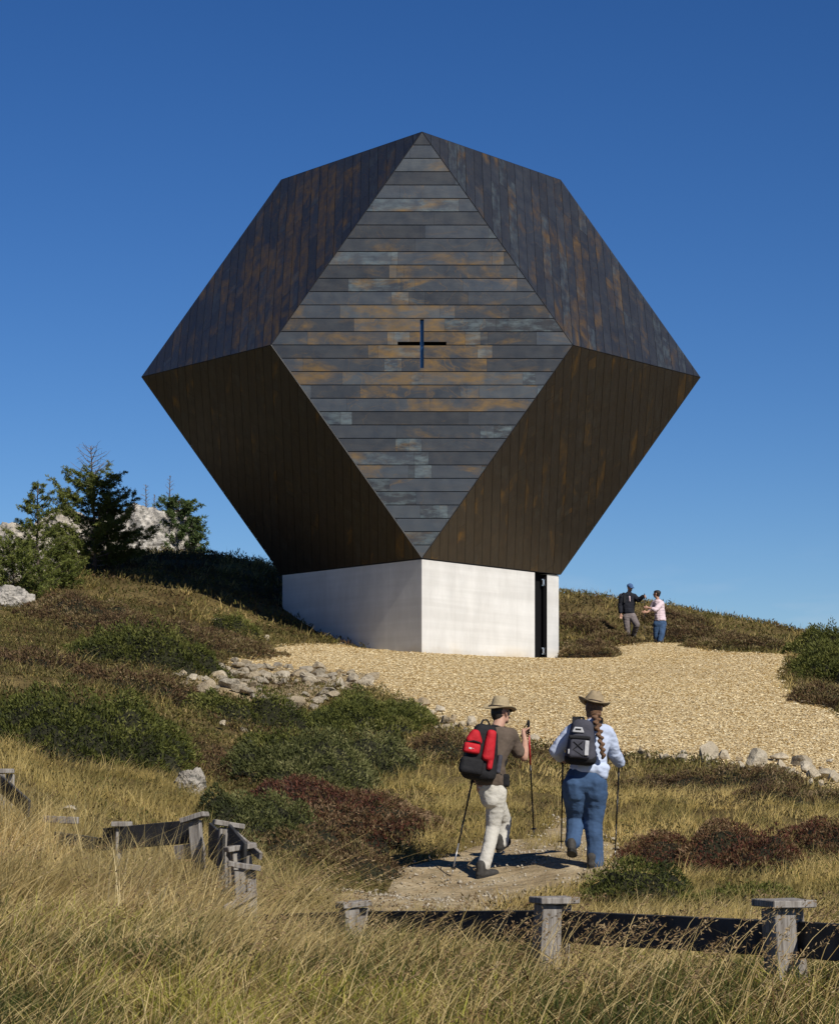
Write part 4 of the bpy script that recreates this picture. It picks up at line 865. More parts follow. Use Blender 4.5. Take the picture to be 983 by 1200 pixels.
def head(bm, c, yaw, pitch=0., s=1.):
    """skull, jaw, nose, ears, brow: yaw 0 looks away from the camera (+y), positive turns to image right"""
    Rm = Matrix.Rotation(-yaw, 3, 'Z') @ Matrix.Rotation(-pitch, 3, 'X')
    def T(x, y, z): return Vector(c)+Rm @ Vector((x*s, y*s, z*s))
    hull(bm, [(T(0,-.018,.035), .082*s), (T(0,.015,.045), .075*s), (T(0,.03,-.01), .062*s)])
    hull(bm, [(T(0,.02,.0), .064*s), (T(0,.055,-.085), .026*s), (T(.032,.02,-.06), .028*s), (T(-.032,.02,-.06), .028*s)])
    hull(bm, [(T(0,.088,.02), .010*s), (T(0,.112,-.022), .013*s), (T(0,.086,-.032), .014*s)])         # nose
    hull(bm, [(T(-.034,.078,.034), .012*s), (T(.034,.078,.034), .012*s)])                              # brow
    hull(bm, [(T(-.016,.086,-.055), .011*s), (T(.016,.086,-.055), .011*s)])                            # mouth
    for q in (-1, 1): hull(bm, [(T(q*.080,-.005,.022), (.010*s,.018*s,.016*s)), (T(q*.078,0,-.018), (.009*s,.012*s,.012*s))])
    return T
def face_bits(T, par, s=1., glasses=False):
    for q in (-1, 1):
        bm = bmesh.new(); bmesh.ops.create_uvsphere(bm, u_segments=12, v_segments=8, radius=.012*s, matrix=Matrix.Translation(T(q*.032,.083,.012))); link('eye', bm_mesh('eye', bm, True), M['eye'], par)
    bm = bmesh.new(); hull(bm, [(T(-.020,.095,-.056), .005*s), (T(.020,.095,-.056), .005*s), (T(0,.099,-.056), .006*s)]); link('mouth', bm_mesh('mouth', bm, True), M['lips'], par)
    if glasses:
        bm = bmesh.new()
        for q in (-1, 1):
            hull(bm, [(T(q*.034,.102,.012), (.024,.006,.017)), (T(q*.060,.092,.014), (.006,.008,.014))]); hull(bm, [(T(q*.066,.088,.018), .004), (T(q*.084,-.005,.024), .004)], 1)
        link('glasses', bm_mesh('glasses', bm, True), M['lens'], par)
def grip_hand(bm, W, G, A, flip=1, s=1.):
    """palm, four curled fingers and a thumb round a pole at G with axis A, wrist at W"""
    A = Vector(A).normalized(); G = Vector(G); W = Vector(W); f = (G-W); f = (f-A*f.dot(A)); f = f.normalized() if f.length > .01 else A.orthogonal(); sd_ = A.cross(f)*flip
    hull(bm, [(W, .028*s), (G-f*.045+sd_*.020, .024*s)])
    hull(bm, [(G-f*.042+sd_*.026+A*.030, .016*s), (G-f*.042+sd_*.026-A*.030, .015*s), (G+f*.006+sd_*.032+A*.034, .012*s), (G+f*.006+sd_*.032-A*.034, .011*s)])
    for i, (o, l) in enumerate(((.036,.95),(.012,1.05),(-.012,1.0),(-.036,.82))):
        o *= s; b = G+A*o
        chain(bm, [(b+f*.008+sd_*.032, .010*s), (b+f*.034*l+sd_*.014, .0095*s), (b+f*.030*l-sd_*.016, .009*s), (b+f*.004-sd_*.028*l, .008*s)], 1)
    chain(bm, [(G-f*.040+sd_*.012+A*.022, .013*s), (G-f*.026-sd_*.016+A*.042, .011*s), (G+f*.002-sd_*.030+A*.052, .0095*s)], 1)
def relaxed_hand(bm, W, D, side, s=1.):
    """hanging hand: W wrist, D pointing direction, side = thumb direction"""
    W = Vector(W); D = Vector(D).normalized(); sd_ = Vector(side); sd_ = (sd_-D*sd_.dot(D)).normalized(); n = D.cross(sd_)
    hull(bm, [(W, .026*s), (W+D*.085*s+sd_*.030*s, .013*s), (W+D*.085*s-sd_*.030*s, .012*s)])
    for i, (o, l) in enumerate(((.031,.072),(.010,.080),(-.011,.075),(-.032,.058))):
        b = W+D*.085*s+sd_*o*s; chain(bm, [(b, .0095*s), (b+(D*.5*l+n*.008)*s, .009*s), (b+(D*.9*l+n*.026)*s, .0078*s)], 1)
    chain(bm, [(W+D*.025*s+sd_*.022*s, .013*s), (W+D*.060*s+sd_*.052*s+n*.012, .0105*s), (W+D*.092*s+sd_*.056*s+n*.022, .009*s)], 1)
def boot(par, heel, toe, s=1., lift=0., mat='boot', h=.11):
    """ankle boot, heel and toe points on the sole"""
    H = Vector(heel); T_ = Vector(toe); d = (T_-H).normalized(); up = Vector((0,0,1)); up = (up-d*up.dot(d)).normalized(); sd_ = d.cross(up); L = (T_-H).length
    bm = bmesh.new()
    hull(bm, [(H+d*.045+up*.045, .042*s), (H+d*L*.55+up*.042-sd_*.008, .044*s), (H+d*(L-.045)+up*.036-sd_*.01, .036*s), (H+d*(L-.06)+up*.034+sd_*.014, .034*s)])
    hull(bm, [(H+d*.055+up*.045, .046*s), (H+d*.065+up*(h+.02), .050*s)]); hull(bm, [(H+d*.075+up*.09, .044*s), (H+d*L*.5+up*.05, .040*s)])
    o = fuse('boot', bm, .008, M[mat], par, 3)
    bm = bmesh.new(); pr = []
    n = 18
    for z, k in ((0,1.),(.026,1.03)):
        for i in range(n):
            a = 2*math.pi*i/n; x = math.cos(a); w = .044+(.008 if x > 0 else 0); pr.append(bm.verts.new(H+d*(L/2+x*L*.5*k)+sd_*math.sin(a)*w*k+up*(z+.002)))
    for i in range(n): bm.faces.new((pr[i], pr[(i+1)%n], pr[n+(i+1)%n], pr[n+i]))
    bm.faces.new(pr[:n][::-1]); bm.faces.new(pr[n:]); link('sole', bm_mesh('sole', bm), M['sole'], o)
def lathe(prof, seg=36, wave=0.):
    bm = bmesh.new(); rings = []
    for r, z in prof: rings.append([bm.verts.new((r*math.cos(2*math.pi*k/seg), r*math.sin(2*math.pi*k/seg)*1.08, z+wave*max(0, r-.1)*math.cos(4*math.pi*k/seg)*8)) for k in range(seg)])
    for a, b in zip(rings, rings[1:]):
        for k in range(seg): bm.faces.new((a[k], a[(k+1)%seg], b[(k+1)%seg], b[k]))
    bm.faces.new(rings[-1]); return bm
def hat(par, c, tilt, mat, prof, bandz, wave=0., name='hat', label=None, creases=False):
    bm = lathe(prof, wave=wave)
    if creases:
        for v in bm.verts:
            if v.co.z > .075: v.co.x *= .82; v.co.z -= .02*max(0, 1-abs(v.co.x)/.03)
    o = link(name, bm_mesh(name, bm, True), M[mat], par); sol = o.modifiers.new('t', 'SOLIDIFY'); sol.thickness = .004
    o.location = c; o.rotation_euler = tilt
    bm = bmesh.new(); seg = 36
    rr = [[bm.verts.new((bandz[0]*math.cos(2*math.pi*k/seg), bandz[0]*1.08*math.sin(2*math.pi*k/seg), z)) for k in range(seg)] for z in bandz[1:]]
    for k in range(seg): bm.faces.new((rr[0][k], rr[0][(k+1)%seg], rr[1][(k+1)%seg], rr[1][k]))
    link('hat_band', bm_mesh('hat_band', bm, True), M['band'], o); return o
def pole(name_loc, top, tip, label, mats=('pole_r','pole_b','pole_g'), group='trekking poles', grip=True):
    top = Vector(top); tip = Vector(tip); r = empty('trekking_pole', tip); tag(r, label, 'trekking pole', group); t = top-tip; d = t.normalized(); L = t.length
    def seg(n, a, b, ra, rb, m, s=10):
        bm = bmesh.new(); tube(bm, [d*a, d*b], [ra, rb], s); return link(n, bm_mesh(n, bm, True), M[m], r)
    if grip:
        bm = bmesh.new(); tube(bm, [d*(L-.13), d*(L-.10), d*(L-.06), d*(L-.01), d*(L+.015)], [.012,.015,.013,.017,.012], 10); link('grip', bm_mesh('grip', bm, True), M['pack'], r)
        bm = bmesh.new(); o = Vector((d.y, -d.x, 0)).normalized() if abs(d.z) < .999 else Vector((1,0,0)); tube(bm, [d*(L-.01), d*(L-.02)+o*.04-Vector((0,0,.03)), d*(L-.06)+o*.055-Vector((0,0,.06)), d*(L-.09)+o*.02-Vector((0,0,.04))], [.006]*4, 5); link('wrist_strap', bm_mesh('wrist_strap', bm), M['pack'], r)
    seg('upper_shaft', L*.62, L-.12, .0095, .0095, mats[0]); seg('middle_shaft', L*.30, L*.64, .0085, .0085, mats[1]); seg('lower_shaft', .05, L*.32, .007, .007, mats[2]); seg('tip', 0, .06, .003, .006, 'pole_g')
    bm = bmesh.new(); bmesh.ops.create_cone(bm, cap_ends=True, segments=16, radius1=.028, radius2=.022, depth=.008, matrix=Matrix.Translation(d*.065) @ d.to_track_quat('Z','Y').to_matrix().to_4x4()); link('basket', bm_mesh('basket', bm), M['pole_b'], r)
    return r
def rbox(bm, c, sx, sy, sz, r=.03, tilt=None, taper=1.):
    m = tilt or Matrix.Identity(3); pts_ = []
    for x in (-1,1):
        for y in (-1,1):
            for z in (-1,1):
                k = taper if z > 0 else 1; pts_.append((Vector(c)+m @ Vector((x*(sx/2*k-r), y*(sy/2-r), z*(sz/2-r))), r))
    hull(bm, pts_, 2)
def strap(par, pts, w=.045, mat='pack', name='shoulder_strap', t=.008, out=None):
    """flat webbing following points with outward normals"""
    bm = bmesh.new(); rows = []
    n = len(pts)
    for i, (p, nn) in enumerate(pts):
        p = Vector(p); nn = Vector(nn).normalized(); d = (Vector(pts[min(i+1,n-1)][0])-Vector(pts[max(i-1,0)][0])).normalized(); s = d.cross(nn).normalized()
        rows.append([bm.verts.new(p+s*w/2-nn*t), bm.verts.new(p+s*w/2+nn*t), bm.verts.new(p-s*w/2+nn*t), bm.verts.new(p-s*w/2-nn*t)])
    for a, b in zip(rows, rows[1:]):
        for k in range(4): bm.faces.new((a[k], a[(k+1)%4], b[(k+1)%4], b[k]))
    bm.faces.new(rows[0]); bm.faces.new(rows[-1][::-1])
    return link(name, bm_mesh(name, bm), M[mat], par)

def mk(px0, py0, d0):
    k = d0/F; x0 = (px0-CX)*k; z0 = g(x0, d0)
    def q(px, py, y=0.): kk = (d0+y)/F; return Vector(((px-CX)*kk-x0, y, (HY-py)*kk-(HY-py0)*k))
    return Vector((x0, d0, (HY-py0)*k)), q
# ---- man with the red backpack
O, q = mk(570, 1030, 26.0)
man = None
bm = bmesh.new()
hc = q(587, 837, .10); T = head(bm, hc, R(48), R(-12), .98)
neck = q(583, 853, .05)
chain(bm, [(hc+V3(0,-.01,-.03), .058), (neck, .062), (q(577,862,.02), .075)])
Ls, Rs = q(556,866,-.05), q(598,862,.10)
hull(bm, [(Ls, .06), (Rs, .06), (q(577,860,.02), (.11,.08,.07)), (q(573,895,-.02), (.135,.10,.06))])
hull(bm, [(q(573,895,-.02), (.135,.10,.06)), (q(575,925,0), (.145,.11,.08))])
# right arm bent up to the pole, left arm down in front
Re, Rw, Rg = q(614,888,.22), q(615,869,.36), q(617,859,.42)
chain(bm, [(Rs, .056), (q(603,874,.16), .050), (Re, .042)]); chain(bm, [(Re, .043), (q(615,879,.29), .040), (Rw, .029)])
Le, Lw, Lg = q(549,893,.12), q(553,909,.30), q(555,912,.37)
chain(bm, [(Ls, .056), (Le, .042)]); chain(bm, [(Le, .042), (Lw, .028)])
ptR = (q(619,846,.42), q(625.5,979,.62)); ptL = (q(555.5,905,.38), q(529.5,1025,.05))
grip_hand(bm, Rw, Rg, ptR[0]-ptR[1], 1); grip_hand(bm, Lw, Lg, ptL[0]-ptL[1], -1)
for (h, kn, an) in ((q(584,932,.0), q(577,968,.05), q(567,1014,-.02)), (q(571,932,.02), q(590,965,.22), q(588,984,.05))):
    pass
hR, kR, aR = q(582,930,0), q(578,968,.06), q(567,1014,-.03)
hL, kL, aL = q(576,930,.04), q(590,962,.28), q(588,988,.24)
for h, kn, an in ((hR,kR,aR),(hL,kL,aL)): chain(bm, [(h, .085), (kn, .058), (an, .04)])
man = fuse('person', bm, .0065, M['skin'], None, 3); man.location = O
tag(man, 'man in a straw hat, brown shirt and pale trousers walking uphill with two poles', 'person')
face_bits(T, man, .98, True)
bm = bmesh.new()
hull(bm, [(Ls, .075), (Rs, .075), (q(577,859,.02), (.125,.09,.07)), (q(573,895,-.02), (.155,.12,.06))]); hull(bm, [(q(573,895,-.02), (.155,.12,.06)), (q(576,918,0), (.158,.125,.07))])
hull(bm, [(neck+V3(0,0,-.02), .068), (q(577,858,.02), (.11,.085,.05))])
chain(bm, [(Rs, .074), (q(601.5,872,.15), .072), (q(607,881,.18), .066)]); chain(bm, [(Ls, .074), (q(550,888,.09), .064)])
fuse('shirt', bm, .010, M['brownshirt'], man, 4, .006, 8)
bm = bmesh.new()
hull(bm, [(q(576,921,0), (.150,.122,.05)), (hR, (.100,.105,.08)), (hL, (.100,.10,.08)), (q(576,938,-.01), (.105,.10,.09))])
chain(bm, [(hR, .102), (q(580,950,.04), .092), (kR, .073), (q(573,992,.01), .066), (aR+V3(0,0,-.005), .067)])
chain(bm, [(hL, .105), (kL, .080), (q(589,976,.27), .070), (aL, .062)])
fuse('trousers', bm, .010, M['beige'], man, 3, .0045, 13)
boot(man, q(558.5,1030.5,-.12), q(585,1027,.10)); boot(man, q(583,1000,.16), q(597,986,.38))
bm = bmesh.new(); Rm = Matrix.Rotation(-R(48), 3, 'Z')
hull(bm, [(T(0,-.045,.02), .070), (T(0,-.03,.05), .075), (T(0,-.052,-.030), .050)]); fuse('hair', bm, .009, M['hair_d'], man, 2)
hat(man, T(0,.0,.062), (R(-4), R(4), R(-48)), 'straw_hat', [(.158,.004),(.150,-.004),(.125,-.004),(.098,.0),(.088,.010),(.080,.05),(.072,.088),(.060,.108),(.034,.116),(.010,.114)], (.092,.004,.024), .05)
bm = bmesh.new(); rbox(bm, q(592,915,.0)+V3(.0,-.05,0), .085, .07, .13, .025); pc = fuse('belt_pouch', bm, .008, M['pack'], man, 2)
# backpack: a thing of its own on his back
bp = empty('backpack', O+q(563,912,-.25)); bo = q(563,912,-.25); tag(bp, 'red and black backpack on the man\'s back', 'backpack')
def bq(px, py, y): return q(px, py, y)-bo
tl = Matrix.Rotation(R(-6), 3, 'X') @ Matrix.Rotation(R(9), 3, 'Y') @ Matrix.Rotation(R(12), 3, 'Z')
bm = bmesh.new(); rbox(bm, bq(564,885,-.24), .335, .21, .50, .07, tl, .78); rbox(bm, bq(568,858,-.19), .21, .16, .14, .05, tl); fuse('main_compartment', bm, .010, M['pack'], bp, 3, .005, 9)
bm = bmesh.new(); rbox(bm, bq(573.5,874,-.325), .125, .10, .31, .035, tl, .75); rbox(bm, bq(574,893,-.335), .06, .08, .16, .025, tl); fuse('red_side_panel', bm, .008, M['red'], bp, 2)
bm = bmesh.new(); rbox(bm, bq(556,864,-.335), .165, .09, .15, .04, tl, .6); fuse('red_top_panel', bm, .008, M['red'], bp, 2)
bm = bmesh.new(); rbox(bm, bq(552.5,877,-.375), .165, .08, .10, .022, tl); o = fuse('red_front_pocket', bm, .008, M['red'], bp, 2)
bm = bmesh.new(); rbox(bm, bq(551,877,-.418), .030, .008, .018, .003, tl); rbox(bm, bq(554.5,877.5,-.418), .008, .008, .010, .003, tl); link('emblem', bm_mesh('emblem', bm), M['ltgrey'], o)
bm = bmesh.new(); rbox(bm, bq(552,898,-.36), .235, .10, .17, .04, tl); fuse('black_lower_pocket', bm, .008, M['pack'], bp, 2)
bm = bmesh.new(); rbox(bm, bq(584,896,-.22), .05, .10, .19, .02, tl); fuse('side_pocket', bm, .008, M['greypack'], bp, 2)
bm = bmesh.new(); tube(bm, [bq(547,870,-.385), bq(555,868.5,-.392), bq(563,871,-.385)], [.009]*3, 6); link('zip', bm_mesh('zip', bm), M['pack'], bp)
bm = bmesh.new(); tube(bm, [bq(563,850,-.22), bq(566,844,-.20), bq(571,844,-.19), bq(574,850,-.18)], [.011]*4, 6); link('top_handle', bm_mesh('top_handle', bm), M['pack'], bp)
for (a, b, c, d_, e) in ((bq(572,858,-.12), bq(579,850.5,-.03), bq(590,853,.06), bq(592,868,.13), bq(586,900,.12)), (bq(562,862,-.14), bq(562,853.5,-.06), bq(566,853,.03), bq(566,868,.12), bq(562,900,.12))):
    strap(bp, [(a,(0,-1,1)),(b,(0,-.4,1)),(c,(0,.3,1)),(d_,(.2,1,.2)),(e,(0,1,0))])
strap(bp, [(bq(586,862,.02),(1,-.6,.3)),(bq(592,876,.05),(1,-.7,0)),(bq(593,892,.02),(1,-.6,0)),(bq(586,908,-.10),(.7,-1,0))], .03, name='side_strap')
pole(0, O+ptR[0], O+ptR[1], 'red topped trekking pole in the man\'s raised right hand', ('pole_r','pole_b','pole_b'))
pole(0, O+ptL[0], O+ptL[1], 'black and grey trekking pole slanting down left of the man', ('pole_b','pole_b','pole_g'))
# ---- woman with the braid
O, q = mk(697, 1018, 25.7)
bm = bmesh.new()
hc = q(696,831,.06); T = head(bm, hc, R(10), R(-8), .96)
neck = q(694,846,.02); chain(bm, [(hc+V3(0,-.01,-.03), .052), (neck, .055), (q(692,856,0), .07)])
Ls, Rs = q(671,856,0), q(711,858,0)
hull(bm, [(Ls, .055), (Rs, .055), (q(691,854,0), (.10,.07,.06)), (q(690,885,0), (.15,.11,.06))]); hull(bm, [(q(690,885,0), (.15,.11,.06)), (q(685,915,0), (.19,.14,.08))])
Re, Rw, Rg = q(719,882,.10), q(725,893,.25), q(726,889,.32)
Le, Lw, Lg = q(651,880,.02), q(656,888,.24), q(659,890,.31)
for s_, e, w_ in ((Rs,Re,Rw),(Ls,Le,Lw)): chain(bm, [(s_, .056), (e, .046)]); chain(bm, [(e, .046), (w_, .030)])
ptR = (q(726,879,.32), q(720.5,1003,.12)); ptL = (q(659.5,880,.31), q(657.5,994,.20))
grip_hand(bm, Rw, Rg, ptR[0]-ptR[1], 1, .95); grip_hand(bm, Lw, Lg, ptL[0]-ptL[1], -1, .95)
hR, kR, aR = q(697,925,0), q(695,965,.05), q(697,1008,-.01)
hL, kL, aL = q(674,925,.02), q(674,958,.12), q(671,984,-.04)
for h, kn, an in ((hR,kR,aR),(hL,kL,aL)): chain(bm, [(h, .095), (kn, .062), (an, .042)])
wo_ = fuse('person', bm, .0065, M['skin'], None, 3); wo_.location = O
tag(wo_, 'woman with a long braid, felt hat, pale blue shirt and jeans beside the man', 'person'); face_bits(T, wo_, .96)
bm = bmesh.new()
hull(bm, [(Ls, .068), (Rs, .068), (q(691,853,0), (.115,.085,.055)), (q(690,885,0), (.172,.135,.06))]); hull(bm, [(q(690,885,0), (.172,.135,.06)), (q(689,903,0), (.185,.155,.05))])
hull(bm, [(q(699,900,-.05), (.13,.10,.05)), (q(707,911,-.05), (.035,.06,.03))]); hull(bm, [(neck+V3(0,0,-.015), .062), (q(691,853,0), (.09,.07,.03))])
chain(bm, [(Rs, .070), (q(716,871,.05), .068), (Re, .064), (q(723,889,.17), .058), (q(726,894,.22), .050)]); chain(bm, [(Ls, .070), (q(661,868,.01), .068), (Le, .062), (q(655,885,.14), .055), (Lw+V3(0,-.03,0), .045)])
fuse('shirt', bm, .010, M['blueshirt'], wo_, 3, .008, 11)
bm = bmesh.new()
hull(bm, [(q(687,902,0), (.172,.14,.05)), (q(673,922,0), (.125,.15,.10)), (q(697,922,0), (.125,.15,.10))])
hull(bm, [(q(673,918,-.03), (.115,.135,.09)), (q(674,932,.0), (.115,.14,.09))]); hull(bm, [(q(697,918,-.03), (.12,.135,.09)), (q(697,932,.0), (.12,.14,.09))])
chain(bm, [(q(697,930,0), .128), (q(697,945,.03), .108), (kR, .090), (q(697,990,.02), .080), (q(697.5,1011,-.01), .082)])
chain(bm, [(q(674,930,0), .126), (q(674,944,.05), .105), (kL, .088), (q(673,975,.03), .080), (q(671,987,-.03), .078)])
fuse('jeans', bm, .010, M['jeans'], wo_, 3, .005, 10)
boot(wo_, q(691,1019.5,-.10), q(704,1014,.16), h=.09); boot(wo_, q(669,998,-.16), q(671,1006,.10), h=.09)
hat(wo_, T(0,-.005,.055), (R(-8), R(11), R(0)), 'felt', [(.160,.014),(.150,.002),(.125,-.004),(.100,.0),(.092,.008),(.088,.05),(.080,.085),(.060,.112),(.034,.128),(.010,.130)], (.096,.002,.022), .055, creases=True)
bm = bmesh.new(); hull(bm, [(T(0,-.035,.03), .075), (T(.0,-.055,-.03), .055), (T(-.03,-.03,-.05), .045), (T(.03,-.03,-.05), .045)])
bp_ = [q(698,839,-.06), q(699.5,850,-.13), q(702.5,863,-.21), q(705,876,-.22), q(706.5,887,-.19)]
pts_ = []
for k in range(15):
    f = k/14*4; i = min(int(f), 3); c = bp_[i].lerp(bp_[i+1], f-i); w_ = .048*(1-.45*(k/14)); s_ = (-1)**k
    hull(bm, [(c+V3(s_*w_*.42,-.01,.016), (w_*.72,.028,.016)), (c+V3(-s_*w_*.2,.004,-.014), (w_*.5,.024,.012))], 1)
fuse('braided_hair', bm, .007, M['hair_b'], wo_, 1, .004, 40)
bo = q(680,894,-.22); bp = empty('backpack', O+bo); tag(bp, 'small dark grey daypack with light panels on the woman\'s back', 'backpack')
tl = Matrix.Rotation(R(-5), 3, 'X') @ Matrix.Rotation(R(4), 3, 'Y') @ Matrix.Rotation(R(6), 3, 'Z')
bm = bmesh.new(); rbox(bm, bq(681,869,-.22), .30, .17, .42, .07, tl, .72); fuse('main_compartment', bm, .009, M['greypack'], bp, 3, .003, 9)
bm = bmesh.new(); rbox(bm, bq(680,889,-.225), .31, .17, .13, .06, tl); fuse('black_base', bm, .009, M['pack'], bp, 2)
bm = bmesh.new(); rbox(bm, bq(679,877,-.315), .215, .06, .20, .03, tl, .92); fr_ = fuse('front_pocket', bm, .008, M['greypack'], bp, 2)
bm = bmesh.new(); rbox(bm, bq(679,864.5,-.325), .21, .045, .035, .012, tl); fuse('pocket_flap', bm, .006, M['pack'], bp, 1)
bm = bmesh.new(); rbox(bm, bq(677.5,855.5,-.308), .115, .02, .055, .008, tl, .7); lp = fuse('light_top_panel', bm, .005, M['ltgrey'], bp, 1)
bm = bmesh.new(); rbox(bm, bq(677.5,854.8,-.321), .055, .006, .014, .002, tl); link('emblem', bm_mesh('emblem', bm), M['pack'], lp)
bm = bmesh.new(); rbox(bm, bq(687.3,877,-.345), .042, .02, .145, .006, tl); fuse('light_side_panel', bm, .005, M['ltgrey'], bp, 1)
bm = bmesh.new(); rbox(bm, bq(667,881,-.335), .03, .02, .05, .006, tl); fuse('light_loop', bm, .005, M['ltgrey'], bp, 1)
bm = bmesh.new(); tube(bm, [bq(672,869,-.352), bq(683,879,-.352)], [.004,.004], 5); tube(bm, [bq(683,869,-.352), bq(671,879,-.352)], [.004,.004], 5); tube(bm, [bq(672,879,-.352), bq(683,886,-.350)], [.004,.004], 5); link('cord', bm_mesh('cord', bm), M['pack'], bp)
bm = bmesh.new(); tube(bm, [bq(674,848,-.20), bq(677,841,-.16), bq(683,841,-.15), bq(686,848,-.18)], [.013]*4, 6); link('top_handle', bm_mesh('top_handle', bm), M['pack'], bp)
for sx in (0, 1):
    x0, x1 = (674, 677) if sx == 0 else (700, 703)
    strap(bp, [(bq(674 if sx == 0 else 697,856,-.17),(0,-1,1)),(bq(x0,845,-.10),(0,-.7,1)),(bq(x0,841,-.03),(0,-.2,1)),(bq(x1,843,.07),(0,.5,1)),(bq(x1,860,.11),(0,1,.2)),(bq(x1,890,.17),(0,1,0))], .06)
pole(0, O+ptR[0], O+ptR[1], 'dark trekking pole in the woman\'s right hand', ('pole_b','pole_b','pole_b'))
pole(0, O+ptL[0], O+ptL[1], 'dark trekking pole between the man and the woman, in her left hand', ('pole_b','pole_b','pole_b'))
# ---- couple on the ridge
O, q = mk(738, 750, 77.5); kz = g(O.x, O.y)-O.z
bm = bmesh.new(); hc = q(738,688,.0); T = head(bm, hc, R(150), R(18), 1.0)
neck = q(737,694,.02); chain(bm, [(hc, .055), (neck, .06)])
Ls, Rs = q(729.5,699,.0), q(743,698,.05)
hull(bm, [(Ls, .065), (Rs, .065), (q(736,696,.02), (.12,.09,.07)), (q(736,713,.02), (.14,.11,.08))]); hull(bm, [(q(736,713,.02), (.14,.11,.08)), (q(737,719,.02), (.145,.12,.08))])
Re, Rw, Rg = q(748,702.5,-.10), q(753,698,-.22), q(755.3,698,-.28); Le, Lw = q(726.5,709,-.02), q(727.3,718,-.08)
chain(bm, [(Rs, .058), (Re, .045), (Rw, .03)]); chain(bm, [(Ls, .058), (Le, .045), (Lw, .03)])
pt = (q(755,695,-.28), q(755.3,746,-.20)); grip_hand(bm, Rw, Rg, pt[0]-pt[1], 1); relaxed_hand(bm, Lw, (.02,-.05,-1), (1,0,0))
hR, kR, aR = q(734,722,0), q(735,735,-.04), q(736,746,.0); hL, kL, aL = q(740.5,721,0), q(746,731,-.20), q(742.5,742,.02)
for h, kn, an in ((hR,kR,aR),(hL,kL,aL)): chain(bm, [(h, .09), (kn, .06), (an, .042)])
m1 = fuse('person', bm, .009, M['skin'], None, 3); m1.location = O+V3(0,0,kz); tag(m1, 'person in a blue cap and black jacket on the ridge, holding out a pole', 'person'); face_bits(T, m1)
bm = bmesh.new(); hull(bm, [(Ls, .085), (Rs, .085), (q(736,696,.02), (.14,.11,.07)), (q(736,713,.02), (.17,.14,.08))]); hull(bm, [(q(736,713,.02), (.17,.14,.08)), (q(736.5,717,.02), (.18,.15,.06))])
chain(bm, [(Rs, .085), (Re, .068), (Rw, .05)]); chain(bm, [(Ls, .085), (Le, .070), (q(727,716,-.07), .055)]); hull(bm, [(neck, .07), (q(736,696,.02), .09)]); fuse('jacket', bm, .013, M['jacket'], m1, 3, .010, 8)
bm = bmesh.new(); hull(bm, [(q(737,718,.02), (.155,.13,.06)), (hR, .12), (hL, .12)]); chain(bm, [(hR, .118), (kR, .088), (aR, .072)]); chain(bm, [(hL, .115), (kL, .090), (aL, .072)]); fuse('trousers', bm, .013, M['greytr'], m1, 3, .008, 8)
bm = bmesh.new(); hull(bm, [(q(737.6,698,-.085), .022), (q(738,703.5,-.12), .012)]); fuse('shirt_front', bm, .008, M['pink'], m1, 2)
boot(m1, q(735,750,.12), q(736.5,750.5,-.14)); boot(m1, q(742,745,.12), q(744,747,-.10))
bm = bmesh.new(); hull(bm, [(T(0,-.02,.065), (.095,.095,.075)), (T(0,.0,.05), (.09,.095,.05))]); hull(bm, [(T(0,.06,.048), (.075,.03,.012)), (T(0,.14,.038), (.055,.03,.010))]); fuse('cap', bm, .008, M['capblue'], m1, 2)
bm = bmesh.new(); rbox(bm, q(729.5,703,.20)-q(729.5,710,.2), .28, .20, .44, .06, None, .8); b2 = empty('backpack', m1.location+q(729.5,710,.2)); tag(b2, 'dark backpack on the back of the person in the blue cap', 'backpack'); fuse('main_compartment', bm, .012, M['greypack'], b2, 2)
strap(b2, [(V3(.0,-.03,.36),(0,.5,1)),(V3(.02,-.16,.40),(0,0,1)),(V3(.04,-.30,.30),(0,-1,.5)),(V3(.03,-.34,.10),(0,-1,0))], .06)
z_ = V3(0,0,kz); pole(0, m1.location+pt[0], m1.location+pt[1], 'dark trekking pole upright between the two people on the ridge', ('pole_b','pole_b','pole_b'))
O, q = mk(770, 757, 75.6); kz = g(O.x, O.y)-O.z
bm = bmesh.new(); hc = q(769.5,694.5,.0); T = head(bm, hc, R(-62), R(-4), .98)
neck = q(770.5,701,.0); chain(bm, [(hc, .052), (neck, .055)]); Ls, Rs = q(766.5,705,.10), q(775,705.5,-.06)
hull(bm, [(Ls, .06), (Rs, .06), (q(771,703,.02), (.09,.09,.06)), (q(773,717,0), (.12,.11,.08))]); hull(bm, [(q(773,717,0), (.12,.11,.08)), (q(774,727,0), (.13,.13,.08))])
Re, Rw, Rg = q(767.5,713,-.22), q(760,710.5,-.16), q(757,710,-.14); Le, Lw = q(762,713,.16), q(758,716,.10)
chain(bm, [(Rs, .055), (Re, .043), (Rw, .028)]); chain(bm, [(Ls, .052), (Le, .042), (Lw, .028)])
relaxed_hand(bm, Rw, (-1,.1,.1), (0,0,1)); relaxed_hand(bm, Lw, (-1,0,.1), (0,0,1))
hR, kR, aR = q(770,730,0), q(769,742,.02), q(771,754,.03); hL, kL, aL = q(776,730,0), q(775,742,-.08), q(773,752,-.12)
for h, kn, an in ((hR,kR,aR),(hL,kL,aL)): chain(bm, [(h, .095), (kn, .062), (an, .042)])
m2 = fuse('person', bm, .009, M['skin'], None, 3); m2.location = O+V3(0,0,kz); tag(m2, 'dark haired person in a pale pink shirt and jeans on the ridge', 'person'); face_bits(T, m2, .98)
bm = bmesh.new(); hull(bm, [(Ls, .075), (Rs, .075), (q(771,703,.02), (.11,.11,.06)), (q(773,717,0), (.15,.14,.08))]); hull(bm, [(q(773,717,0), (.15,.14,.08)), (q(773.8,725,0), (.165,.16,.05))])
